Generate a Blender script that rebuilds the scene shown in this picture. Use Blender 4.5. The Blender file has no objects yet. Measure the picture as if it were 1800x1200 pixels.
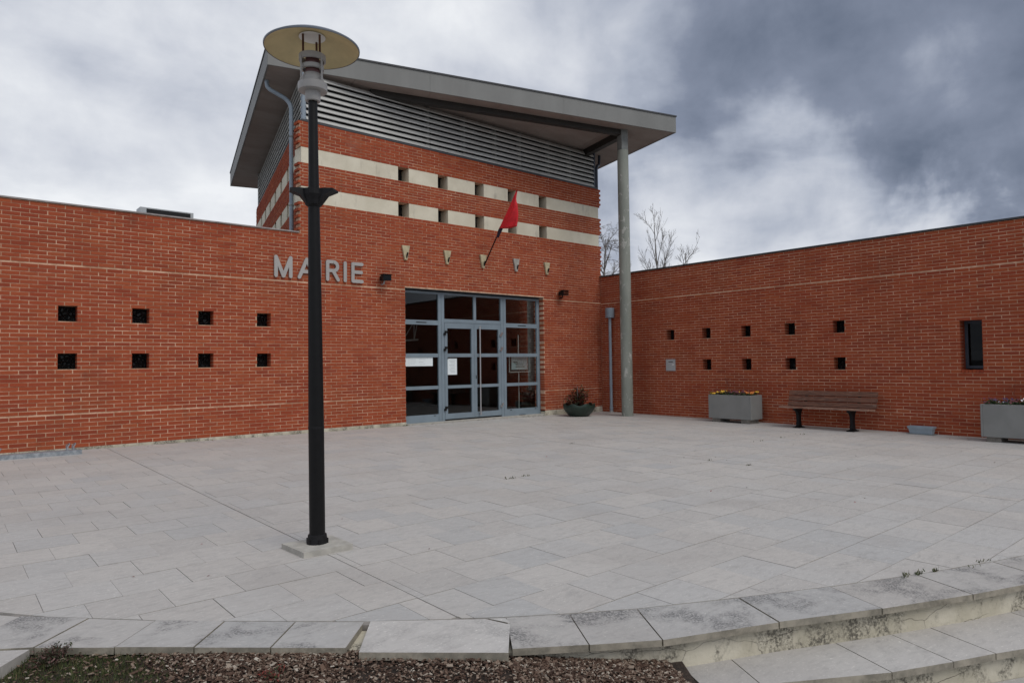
import bpy, bmesh, math, random
from mathutils import Vector, Matrix, Euler
random.seed(7)
R = math.radians
scene = bpy.context.scene
col = scene.collection

# ------------------------------------------------------------------ camera
CAM_H = 1.3
YAW, PITCH, ROLL, FPX = R(40.539), R(1.882), R(-0.754), 1187.67
fw = Vector((math.sin(YAW)*math.cos(PITCH), math.cos(YAW)*math.cos(PITCH), math.sin(PITCH)))
rt = Vector((math.cos(YAW), -math.sin(YAW), 0)); up = rt.cross(fw)
rt2 = rt*math.cos(ROLL) + up*math.sin(ROLL); up2 = -rt*math.sin(ROLL) + up*math.cos(ROLL)
cam_d = bpy.data.cameras.new('camera'); cam = bpy.data.objects.new('camera', cam_d); col.objects.link(cam)
m = Matrix((rt2, up2, -fw)).transposed().to_4x4(); m.translation = (0, 0, CAM_H)
cam.matrix_world = m
cam_d.sensor_fit = 'HORIZONTAL'; cam_d.sensor_width = 36; cam_d.lens = FPX/1800*36
cam_d.clip_start = 0.05; cam_d.clip_end = 3000
scene.camera = cam
def sky_dir(px, py):                       # a direction in the sky, for placing cloud banks
    return ((rt2*((px-900)/FPX)) + up2*(-(py-600)/FPX) + fw).normalized()

# ------------------------------------------------------------------ world: broken overcast
SUN_EL, SUN_AZ = R(52), R(174)             # azimuth from +Y towards +X
world = bpy.data.worlds.new('World'); scene.world = world; world.use_nodes = True
wt = world.node_tree; wt.nodes.clear()
class N:                                   # tiny node helper
    def __init__(s, tree): s.t = tree
    def new(s, typ, **kw):
        n = s.t.nodes.new(typ)
        for k, v in kw.items(): setattr(n, k, v)
        return n
    def link(s, a, b): s.t.links.new(a, b)
    def math(s, op, a, b=None, c=None, clamp=False):
        n = s.t.nodes.new('ShaderNodeMath'); n.operation = op; n.use_clamp = clamp
        for i, v in enumerate((a, b, c)):
            if v is None: continue
            if isinstance(v, (int, float)): n.inputs[i].default_value = v
            else: s.t.links.new(v, n.inputs[i])
        return n.outputs[0]
    def vmath(s, op, a, b=None):
        n = s.t.nodes.new('ShaderNodeVectorMath'); n.operation = op
        for i, v in enumerate((a, b)):
            if v is None: continue
            if isinstance(v, (tuple, list, Vector)): n.inputs[i].default_value = tuple(v)
            else: s.t.links.new(v, n.inputs[i])
        return n
    def noise(s, vec, scale, detail=4, rough=.5, dist=0.0):
        n = s.t.nodes.new('ShaderNodeTexNoise'); n.inputs['Scale'].default_value = scale
        n.inputs['Detail'].default_value = detail; n.inputs['Roughness'].default_value = rough
        n.inputs['Distortion'].default_value = dist
        if vec is not None: s.t.links.new(vec, n.inputs['Vector'])
        return n.outputs[0]
    def ramp(s, fac, stops, interp='LINEAR'):
        n = s.t.nodes.new('ShaderNodeValToRGB'); cr = n.color_ramp; cr.interpolation = interp
        while len(cr.elements) < len(stops): cr.elements.new(.5)
        for e, (p, c) in zip(cr.elements, stops):
            e.position = p; e.color = (c, c, c, 1) if isinstance(c, (int, float)) else (*c, 1)
        if fac is not None: s.t.links.new(fac, n.inputs[0])
        return n.outputs[0]
    def mix(s, fac, a, b, blend='MIX'):
        n = s.t.nodes.new('ShaderNodeMix'); n.data_type = 'RGBA'; n.blend_type = blend
        for i, v in ((0, fac), (6, a), (7, b)):
            if isinstance(v, (int, float)): n.inputs[i].default_value = v
            elif isinstance(v, (tuple, list)): n.inputs[i].default_value = (*v, 1) if len(v) == 3 else v
            else: s.t.links.new(v, n.inputs[i])
        return n.outputs[2]
    def smooth(s, v, a, b):
        n = s.t.nodes.new('ShaderNodeMapRange'); n.interpolation_type = 'SMOOTHSTEP'
        n.inputs[1].default_value = a; n.inputs[2].default_value = b
        s.t.links.new(v, n.inputs[0]); return n.outputs[0]
w = N(wt)
tc = w.new('ShaderNodeTexCoord'); dvec = tc.outputs['Generated']
sp = w.new('ShaderNodeSeparateXYZ'); w.link(dvec, sp.inputs[0])
den = w.math('ADD', w.math('MAXIMUM', sp.outputs[2], 0.0), 0.16)
cb = w.new('ShaderNodeCombineXYZ')
w.link(w.math('DIVIDE', sp.outputs[0], den), cb.inputs[0]); w.link(w.math('DIVIDE', sp.outputs[1], den), cb.inputs[1])
cb.inputs[2].default_value = 3.7
pv = cb.outputs[0]
nA = w.noise(pv, 0.55, 3, .5, .25)
nB = w.noise(pv, 1.7, 7, .52, .35)
nC = w.noise(dvec, 9.0, 6, .55, .2)
val = w.math('ADD', w.math('MULTIPLY', nA, .46), w.math('ADD', w.math('MULTIPLY', nB, .32), w.math('MULTIPLY', nC, .22)))
warp = w.math('MULTIPLY', w.math('SUBTRACT', w.noise(dvec, 4.0, 6, .58, .3), .5), .045)
def bank(px, py, a, b):                    # a soft cloud mass around one direction
    dt = w.vmath('DOT_PRODUCT', dvec, sky_dir(px, py)).outputs['Value']
    return w.smooth(w.math('ADD', dt, warp), a, b)
bank1 = w.math('MAXIMUM', bank(1600, 90, .925, .988), bank(1780, 240, .950, .988))
bank2 = bank(1180, 120, .930, .995)
br1 = w.math('MAXIMUM', bank(1330, 430, .976, .997), bank(1640, 455, .990, .9995))
br2 = bank(380, 60, .86, .985)
low = w.smooth(sp.outputs[2], .34, .06)
val = w.math('SUBTRACT', val, w.math('MULTIPLY', bank1, .145))
val = w.math('SUBTRACT', val, w.math('MULTIPLY', bank2, .05))
val = w.math('ADD', val, w.math('MULTIPLY', br1, .17))
val = w.math('ADD', val, w.math('MULTIPLY', br2, .075))
val = w.math('ADD', val, w.math('MULTIPLY', low, .06))
cloud = w.ramp(val, [(.28, (.135, .165, .230)), (.38, (.235, .270, .355)), (.46, (.43, .47, .56)), (.54, (.63, .66, .73)), (.66, (.90, .92, .95))])
sky = w.new('ShaderNodeTexSky'); sky.sky_type = 'NISHITA'; sky.sun_disc = False
sky.sun_elevation = SUN_EL; sky.sun_rotation = SUN_AZ
bg1 = w.new('ShaderNodeBackground'); w.link(sky.outputs[0], bg1.inputs[0]); bg1.inputs[1].default_value = .07
bg2 = w.new('ShaderNodeBackground'); w.link(cloud, bg2.inputs[0]); bg2.inputs[1].default_value = 1.0
mx = w.new('ShaderNodeMixShader'); mx.inputs[0].default_value = .95
w.link(bg1.outputs[0], mx.inputs[1]); w.link(bg2.outputs[0], mx.inputs[2])
wo = w.new('ShaderNodeOutputWorld'); w.link(mx.outputs[0], wo.inputs[0])

# ------------------------------------------------------------------ sun behind cloud
sd = bpy.data.lights.new('sun', 'SUN'); sd.energy = 1.6; sd.angle = R(34); sd.color = (1, .96, .90)
so = bpy.data.objects.new('sun', sd); col.objects.link(so)
dirv = Vector((math.sin(SUN_AZ)*math.cos(SUN_EL), math.cos(SUN_AZ)*math.cos(SUN_EL), math.sin(SUN_EL)))
so.rotation_euler = (-dirv).to_track_quat('-Z', 'Y').to_euler(); so.location = (0, 0, 30)
vs = scene.view_settings; vs.view_transform = 'Standard'; vs.look = 'None'; vs.exposure = 0.0; vs.gamma = 1
vs.use_curve_mapping = False
scene.render.engine = 'CYCLES'
scene.cycles.max_bounces = 8; scene.cycles.transparent_max_bounces = 12
scene.cycles.use_denoising = True

# ------------------------------------------------------------------ materials
def new_mat(name):
    mt = bpy.data.materials.new(name); mt.use_nodes = True
    mt.node_tree.nodes.clear(); n = N(mt.node_tree)
    b = n.new('ShaderNodeBsdfPrincipled'); o = n.new('ShaderNodeOutputMaterial'); n.link(b.outputs[0], o.inputs[0])
    return mt, n, b
def setc(n, b, sock, v):
    if isinstance(v, (int, float)): b.inputs[sock].default_value = v
    elif isinstance(v, tuple): b.inputs[sock].default_value = (*v, 1)
    else: n.link(v, b.inputs[sock])
def bump(n, b, h, strength=.3, dist=.01):
    bn = n.new('ShaderNodeBump'); bn.inputs['Strength'].default_value = strength; bn.inputs['Distance'].default_value = dist
    n.link(h, bn.inputs['Height']); n.link(bn.outputs[0], b.inputs['Normal'])
def pos(n): return n.new('ShaderNodeNewGeometry').outputs['Position']
def rnd(n):                                # one value per piece, joined or separate
    g = n.new('ShaderNodeNewGeometry').outputs['Random Per Island']; o = n.new('ShaderNodeObjectInfo').outputs['Random']
    return n.math('FRACT', n.math('ADD', g, o))
def stretch(n, vec, s): return n.vmath('MULTIPLY', vec, s).outputs[0]

def plain(name, c, rough=.6, var=.12, scale=6, metal=0, bmp=.1, spec=None, streak=None):
    mt, n, b = new_mat(name); p = pos(n)
    f = n.noise(p if not streak else stretch(n, p, streak), scale, 5, .6)
    cc = n.mix(n.smooth(f, .3, .7), tuple(x*(1-var) for x in c), tuple(min(1, x*(1+var)) for x in c))
    setc(n, b, 'Base Color', cc); setc(n, b, 'Roughness', rough); setc(n, b, 'Metallic', metal)
    if spec is not None: b.inputs['Specular IOR Level'].default_value = spec
    if bmp: bump(n, b, n.noise(p, 90, 4, .6), bmp, .004)
    return mt

def brick_mat(name, dark=1.0):
    mt, n, b = new_mat(name); p = pos(n); r = rnd(n)
    base = n.ramp(r, [(0, (.245, .052, .028)), (.15, (.285, .060, .029)), (.35, (.310, .069, .031)), (.55, (.330, .077, .034)), (.72, (.292, .061, .031)), (.88, (.350, .089, .039)), (1, (.262, .057, .032))])
    mott = n.noise(p, 42, 5, .65); base = n.mix(n.math('MULTIPLY', n.smooth(mott, .45, .8), .28), base, (.20, .055, .035))
    weather = n.noise(p, .9, 5, .6, .4)
    base = n.mix(n.math('MULTIPLY', n.smooth(weather, .46, .72), .40), base, (.205, .058, .030))
    soot = n.noise(stretch(n, p, (1, 1, .35)), 2.6, 6, .65, .3)
    base = n.mix(n.math('MULTIPLY', n.smooth(soot, .60, .80), .45), base, (.085, .045, .030))
    lime = n.noise(p, 17, 4, .7)
    base = n.mix(n.math('MULTIPLY', n.smooth(lime, .64, .78), .25), base, (.50, .30, .22))
    bloom = n.noise(stretch(n, p, (1, 1, .5)), 1.3, 6, .7, .5)
    base = n.mix(n.math('MULTIPLY', n.smooth(bloom, .60, .78), .22), base, (.47, .27, .20))
    setc(n, b, 'Base Color', base); setc(n, b, 'Roughness', .92); b.inputs['Specular IOR Level'].default_value = .10
    bump(n, b, n.noise(p, 70, 5, .65), .45, .006)
    return mt
def mortar_mat():
    mt, n, b = new_mat('mortar'); p = pos(n)
    f = n.noise(p, 5, 5, .65); c = n.mix(n.smooth(f, .35, .68), (.44, .265, .17), (.66, .43, .30))
    c = n.mix(n.math('MULTIPLY', n.smooth(n.noise(stretch(n, p, (1, 1, 1.6)), 1.7, 6, .68, .5), .47, .66), .72), c, (.27, .115, .062))
    c = n.mix(n.math('MULTIPLY', n.smooth(n.noise(p, 22, 4, .7), .52, .72), .5), c, (.27, .14, .085))
    setc(n, b, 'Base Color', c); setc(n, b, 'Roughness', .95); bump(n, b, n.noise(p, 120, 3, .6), .5, .004); return mt
def paver_mat(name, mould=0.0, lift=1.0, floor_stain=True):
    mt, n, b = new_mat(name); p = pos(n); r = rnd(n); L = lambda c: tuple(x*lift*.93 for x in c)
    base = n.ramp(r, [(0, L((.432, .415, .396))), (.25, L((.470, .448, .422))), (.5, L((.448, .440, .428))), (.75, L((.485, .462, .435))), (.88, L((.440, .428, .412))), (1, L((.418, .416, .410)))])
    rot = n.new('ShaderNodeVectorRotate', rotation_type='Z_AXIS'); n.link(p, rot.inputs['Vector'])
    n.link(n.math('MULTIPLY', n.math('SUBTRACT', r, .5), .5), rot.inputs['Angle'])
    sv = stretch(n, rot.outputs[0], (1, 3.2, 1))
    vein = n.noise(sv, 9, 6, .68, .6)
    base = n.mix(n.math('MULTIPLY', n.smooth(vein, .47, .68), .46), base, L((.325, .312, .300)))
    v2 = n.noise(sv, 24, 5, .6, .4)
    base = n.mix(n.math('MULTIPLY', n.smooth(v2, .57, .72), .60), base, L((.60, .575, .54)))
    fleck = n.noise(stretch(n, rot.outputs[0], (1, 2.4, 1)), 46, 3, .55)
    base = n.mix(n.math('MULTIPLY', n.smooth(fleck, .64, .71), .75), base, L((.70, .68, .64)))
    pit = n.noise(p, 130, 2, .5)
    base = n.mix(n.math('MULTIPLY', n.smooth(pit, .69, .76), .5), base, (.16, .15, .14))
    mot = n.noise(p, 15, 5, .7, .3)
    base = n.mix(n.math('MULTIPLY', n.smooth(mot, .5, .72), .30), base, L((.310, .308, .304)))
    drt = n.noise(stretch(n, p, (1, 2.2, 1)), 1.5, 7, .72, .4); drf = n.noise(p, 60, 4, .7)
    base = n.mix(n.math('MULTIPLY', n.math('MULTIPLY', n.smooth(drt, .58, .72), n.smooth(drf, .4, .6)), .55), base, (.16, .155, .15))
    big = n.noise(p, .8, 4, .6, .5)
    base = n.mix(n.math('MULTIPLY', n.smooth(big, .45, .72), .30), base, L((.330, .305, .285)))
    if mould:
        mo = n.noise(p, 2.6, 6, .7, .4); sp_ = n.noise(p, 85, 4, .7)
        f = n.math('MULTIPLY', n.smooth(mo, .46, .64), n.smooth(sp_, .36, .60))
        base = n.mix(n.math('MULTIPLY', f, mould), base, (.085, .085, .088))
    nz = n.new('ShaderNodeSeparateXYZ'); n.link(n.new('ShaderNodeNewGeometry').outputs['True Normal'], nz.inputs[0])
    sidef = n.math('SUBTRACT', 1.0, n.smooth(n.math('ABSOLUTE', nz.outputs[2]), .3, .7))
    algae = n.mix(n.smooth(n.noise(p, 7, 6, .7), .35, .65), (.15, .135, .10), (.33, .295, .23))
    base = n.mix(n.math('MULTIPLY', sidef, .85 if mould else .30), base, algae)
    setc(n, b, 'Base Color', base); setc(n, b, 'Roughness', n.math('ADD', n.math('MULTIPLY', vein, .25), .55))
    b.inputs['Specular IOR Level'].default_value = .35
    bump(n, b, n.math('ADD', n.noise(p, 60, 5, .6), n.math('MULTIPLY', vein, .6)), .22, .006)
    return mt
def render_mat():
    mt, n, b = new_mat('cream_render'); p = pos(n)
    c = n.mix(n.smooth(n.noise(p, 3, 5, .6), .35, .7), (.44, .405, .315), (.58, .54, .44))
    st = n.noise(stretch(n, p, (1, 1, .8)), 4.2, 7, .72, .3); fine = n.noise(p, 60, 5, .7)
    f = n.math('MULTIPLY', n.smooth(st, .45, .60), n.smooth(fine, .38, .58))
    c = n.mix(n.math('MULTIPLY', f, .9), c, (.075, .068, .055))
    vo = n.new('ShaderNodeTexVoronoi', feature='DISTANCE_TO_EDGE'); vo.inputs['Scale'].default_value = 2.3
    n.link(n.vmath('ADD', p, n.vmath('SCALE', n.new('ShaderNodeTexNoise').outputs[1]).outputs[0]).outputs[0], vo.inputs['Vector'])
    wv = n.new('ShaderNodeTexNoise'); wv.inputs['Scale'].default_value = 6; wv.inputs['Detail'].default_value = 5; n.link(p, wv.inputs['Vector'])
    off = n.vmath('SCALE', wv.outputs[1]); off.inputs[3].default_value = .22
    ad = n.vmath('ADD', stretch(n, p, (1, 1, 3.2)), off.outputs[0]); n.link(ad.outputs[0], vo.inputs['Vector'])
    crack = n.math('SUBTRACT', 1.0, n.smooth(vo.outputs[0], .002, .014))
    crack = n.math('MULTIPLY', crack, n.smooth(n.noise(p, 2.4, 3, .5), .42, .62))
    c = n.mix(n.math('MULTIPLY', crack, .8), c, (.07, .06, .05))
    setc(n, b, 'Base Color', c); setc(n, b, 'Roughness', .92)
    bump(n, b, n.math('SUBTRACT', n.noise(p, 45, 5, .6), n.math('MULTIPLY', crack, 1.5)), .5, .008); return mt
def cream_mat():
    mt, n, b = new_mat('cream_precast'); p = pos(n)
    c = n.mix(n.smooth(n.noise(p, 1.6, 5, .6), .35, .7), (.56, .515, .405), (.67, .625, .505))
    run = n.noise(stretch(n, p, (1, 1, .18)), 5.5, 6, .7)
    c = n.mix(n.math('MULTIPLY', n.smooth(run, .56, .74), .5), c, (.24, .22, .19))
    setc(n, b, 'Base Color', c); setc(n, b, 'Roughness', .85); bump(n, b, n.noise(p, 70, 4, .6), .2, .004); return mt
def concrete_column_mat():
    mt, n, b = new_mat('column_paint'); p = pos(n)
    c = n.mix(n.smooth(n.noise(stretch(n, p, (1, 1, .3)), 3, 5, .6), .35, .7), (.185, .20, .175), (.245, .26, .23))
    pe = n.noise(stretch(n, p, (1, 1, .55)), 7, 6, .72, .3)
    c = n.mix(n.math('MULTIPLY', n.smooth(pe, .57, .61), .75), c, (.42, .42, .39))
    setc(n, b, 'Base Color', c); setc(n, b, 'Roughness', .8); bump(n, b, n.smooth(pe, .60, .64), .3, .004); return mt
def glass_mat(name, tint=(.78, .81, .80), refl=.45):
    mt, n, b = new_mat(name); n.t.nodes.remove(b)
    o = [x for x in n.t.nodes if x.type == 'OUTPUT_MATERIAL'][0]
    tr = n.new('ShaderNodeBsdfTransparent'); tr.inputs[0].default_value = (*tint, 1)
    gl = n.new('ShaderNodeBsdfGlossy'); gl.inputs['Roughness'].default_value = .012; gl.inputs[0].default_value = (.9, .92, .95, 1)
    fr = n.new('ShaderNodeFresnel'); fr.inputs[0].default_value = 1.5
    f = n.math('MULTIPLY', fr.outputs[0], refl, clamp=True)
    ms = n.new('ShaderNodeMixShader'); n.link(f, ms.inputs[0]); n.link(tr.outputs[0], ms.inputs[1]); n.link(gl.outputs[0], ms.inputs[2])
    n.link(ms.outputs[0], o.inputs[0]); return mt
def wood_mat(name='weathered_wood', k=1.0):
    mt, n, b = new_mat(name); p = pos(n)
    g = n.noise(stretch(n, p, (14, 1.2, 14)), 5, 6, .7, .3)
    c = n.mix(n.smooth(g, .36, .64), tuple(v*k for v in (.065, .030, .021)), tuple(v*k for v in (.185, .085+.03*(k-1), .053+.03*(k-1))))
    wr = n.noise(stretch(n, p, (6, 1.0, 6)), 4, 6, .72, .2)
    c = n.mix(n.math('MULTIPLY', n.smooth(wr, .56, .68), .5), c, (.27, .23, .19))
    c = n.mix(n.math('MULTIPLY', n.smooth(n.noise(p, 2.5, 3, .5), .5, .7), .5), c, (.16, .062, .035))
    setc(n, b, 'Base Color', c); setc(n, b, 'Roughness', .8); bump(n, b, g, .4, .006); return mt
def leafy(name, stops, rough=.6):
    mt, n, b = new_mat(name); r = rnd(n)
    setc(n, b, 'Base Color', n.ramp(r, stops)); setc(n, b, 'Roughness', rough)
    b.inputs['Specular IOR Level'].default_value = .3; return mt
def soil_mat(name, a, bcol):
    mt, n, b = new_mat(name); p = pos(n)
    c = n.mix(n.smooth(n.noise(p, 30, 6, .7), .35, .65), a, bcol)
    setc(n, b, 'Base Color', c); setc(n, b, 'Roughness', 1); bump(n, b, n.noise(p, 55, 6, .7), .9, .02); return mt
def galv_mat():
    mt, n, b = new_mat('galvanised_steel'); p = pos(n)
    c = n.mix(n.smooth(n.noise(p, 25, 4, .6), .35, .7), (.22, .245, .27), (.36, .385, .41))
    setc(n, b, 'Base Color', c); setc(n, b, 'Roughness', .5); setc(n, b, 'Metallic', .35); return mt
def soffit_mat():
    mt, n, b = new_mat('soffit_panel_paint'); p = pos(n)
    c = n.mix(n.smooth(n.noise(stretch(n, p, (.5, 1, 1)), 2.2, 5, .6), .3, .7), (.225, .185, .165), (.285, .245, .22))
    c = n.mix(n.math('MULTIPLY', n.smooth(n.noise(p, 1.1, 4, .6), .55, .75), .35), c, (.15, .12, .10))
    setc(n, b, 'Base Color', c); setc(n, b, 'Roughness', .75); return mt
def block_glass_mat():
    mt, n, b = new_mat('cast_glass'); p = pos(n)
    vo = n.new('ShaderNodeTexVoronoi', feature='DISTANCE_TO_EDGE'); vo.inputs['Scale'].default_value = 17; n.link(p, vo.inputs['Vector'])
    setc(n, b, 'Base Color', (.010, .011, .012)); setc(n, b, 'Roughness', .22); b.inputs['Specular IOR Level'].default_value = .22
    bump(n, b, n.smooth(vo.outputs[0], .0, .25), 1.0, .03); return mt
M = dict(
    block_glass=block_glass_mat(),
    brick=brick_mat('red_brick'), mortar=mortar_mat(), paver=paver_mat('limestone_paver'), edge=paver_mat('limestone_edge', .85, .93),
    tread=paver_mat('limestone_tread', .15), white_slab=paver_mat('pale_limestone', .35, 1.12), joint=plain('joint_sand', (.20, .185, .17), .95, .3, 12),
    render=render_mat(), cream=cream_mat(), column=concrete_column_mat(), glass=glass_mat('door_glass'), dark_glass=glass_mat('dark_glass', (.25, .27, .28), .35),
    wood=wood_mat(), wood_seat=wood_mat('pale_wood', 2.0), galv=galv_mat(), soffit=soffit_mat(),  # seat wood: paler copy of the bench wood, standing out from the back
    fascia=plain('fascia_paint', (.175, .178, .172), .6, .10, 1.6, streak=(1, 1, .3)), coping_dark=plain('dark_zinc', (.035, .037, .042), .5, .2),
    coping=plain('grey_coping', (.30, .27, .26), .6, .2), louvre=plain('louvre_aluminium', (.52, .52, .50), .42, .10, 2.0, metal=.25),
    beam=plain('brown_steel', (.020, .017, .014), .6, .2), post_steel=plain('grey_steel', (.16, .17, .165), .6, .15),
    blue_pipe=plain('blue_grey_plastic', (.215, .265, .315), .45, .10), blue_frame=plain('blue_grey_aluminium', (.185, .235, .275), .42, .08, 3),
    black=plain('black_paint', (.0045, .0045, .005), .45, .2, 20, bmp=.05, spec=.22), black_iron=plain('black_cast_iron', (.007, .007, .008), .6, .3, 20, spec=.25),
    lamp_grey=plain('lamp_grey_paint', (.32, .315, .31), .45, .08), lamp_under=plain('lamp_reflector', (.56, .46, .25), .6, .12, 4), lamp_top=plain('lamp_blue_grey', (.115, .135, .165), .4, .1),
    rust=plain('rusty_rod', (.105, .045, .028), .7, .3, 30), redpart=plain('faded_red_plastic', (.11, .045, .045), .6, .2),
    sign=plain('sign_aluminium', (.36, .345, .33), .4, .06, 3, metal=.15), bracket=plain('bracket_stone', (.42, .36, .23), .8, .2, 8), bracket2=plain('bracket_bare', (.33, .31, .28), .8, .2, 8),
    plate_concrete=plain('plate_concrete', (.37, .355, .32), .9, .16, 10, bmp=.4), planter=plain('grey_planter_paint', (.215, .22, .212), .75, .08, 2.5, bmp=.3),
    block=plain('concrete_block', (.20, .185, .165), .95, .25, 8, bmp=.5), bowl=plain('dark_green_plastic', (.011, .026, .018), .42, .2, 8),
    tray=plain('blue_grey_trough', (.26, .32, .37), .5, .1), steel=plain('brushed_steel', (.50, .50, .50), .3, .05, metal=.8), dark=plain('interior_dark', (.045, .036, .030), .9, .2),
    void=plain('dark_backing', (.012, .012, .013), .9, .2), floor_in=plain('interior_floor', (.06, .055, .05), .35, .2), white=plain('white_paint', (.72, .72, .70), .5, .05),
    paper=plain('paper', (.70, .76, .78), .8, .03, 3, bmp=0), print=plain('grey_print', (.17, .19, .21), .8, .05, bmp=0), ink=plain('black_ink', (.03, .03, .03), .8, .05, bmp=0),
    flag_red=plain('red_cloth', (.56, .010, .018), .75, .18, 9, bmp=.2), flag_blue=plain('navy_cloth', (.016, .012, .030), .8, .2), bark=plain('bare_bark', (.16, .148, .138), .9, .25, 20),
    bark2=plain('birch_bark', (.17, .15, .14), .9, .25, 20), soil=soil_mat('dark_soil', (.022, .015, .011), (.055, .036, .026)), moss_soil=soil_mat('mossy_soil', (.03, .028, .014), (.05, .058, .02)),
    chips=leafy('mulch_chips', [(0, (.035, .020, .014)), (.3, (.075, .043, .030)), (.55, (.125, .080, .058)), (.78, (.20, .145, .110)), (.93, (.30, .25, .20)), (1, (.45, .41, .35))], .9),
    grass=leafy('short_grass', [(0, (.030, .042, .016)), (.5, (.055, .075, .022)), (.8, (.085, .095, .035)), (1, (.13, .10, .05))], .7),
    heather=leafy('dark_heath', [(0, (.025, .030, .016)), (.6, (.045, .05, .024)), (.85, (.10, .055, .05)), (1, (.15, .09, .08))], .8),
    shrub=leafy('shrub_leaves', [(0, (.02, .035, .014)), (.35, (.04, .06, .02)), (.5, (.10, .022, .016)), (.8, (.17, .03, .02)), (1, (.07, .03, .02))], .5),
    pansy_leaf=leafy('pansy_leaves', [(0, (.015, .03, .012)), (.6, (.035, .065, .02)), (1, (.06, .09, .03))], .6),
    twig_red=plain('dead_red_twig', (.09, .035, .028), .9, .3), asphalt=plain('lower_paving', (.20, .19, .18), .9, .2, 2), roof_gravel=plain('roof_gravel', (.20, .19, .18), .95, .25, 20, bmp=.6),
    tile=plain('terracotta_tile', (.30, .22, .17), .85, .2, 9), box_grey=plain('letterbox_grey', (.40, .42, .43), .4, .06, metal=.2), litter=leafy('litter_bits', [(0, (.05, .03, .02)), (.5, (.10, .07, .05)), (.8, (.30, .02, .02)), (1, (.6, .58, .55))], .8),
    orange_lichen=plain('orange_brick', (.40, .14, .05), .9, .3, 12), window_frame=plain('navy_frame', (.035, .045, .065), .5, .1))
for k, c in (('yellow', (.72, .42, .02)), ('purple', (.045, .012, .06)), ('wine', (.10, .01, .02)), ('petal_white', (.75, .73, .76)), ('orange', (.55, .16, .015)), ('lilac', (.30, .24, .42))):
    M[k] = plain('petal_'+k, c, .6, .15, 30, bmp=0)

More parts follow.
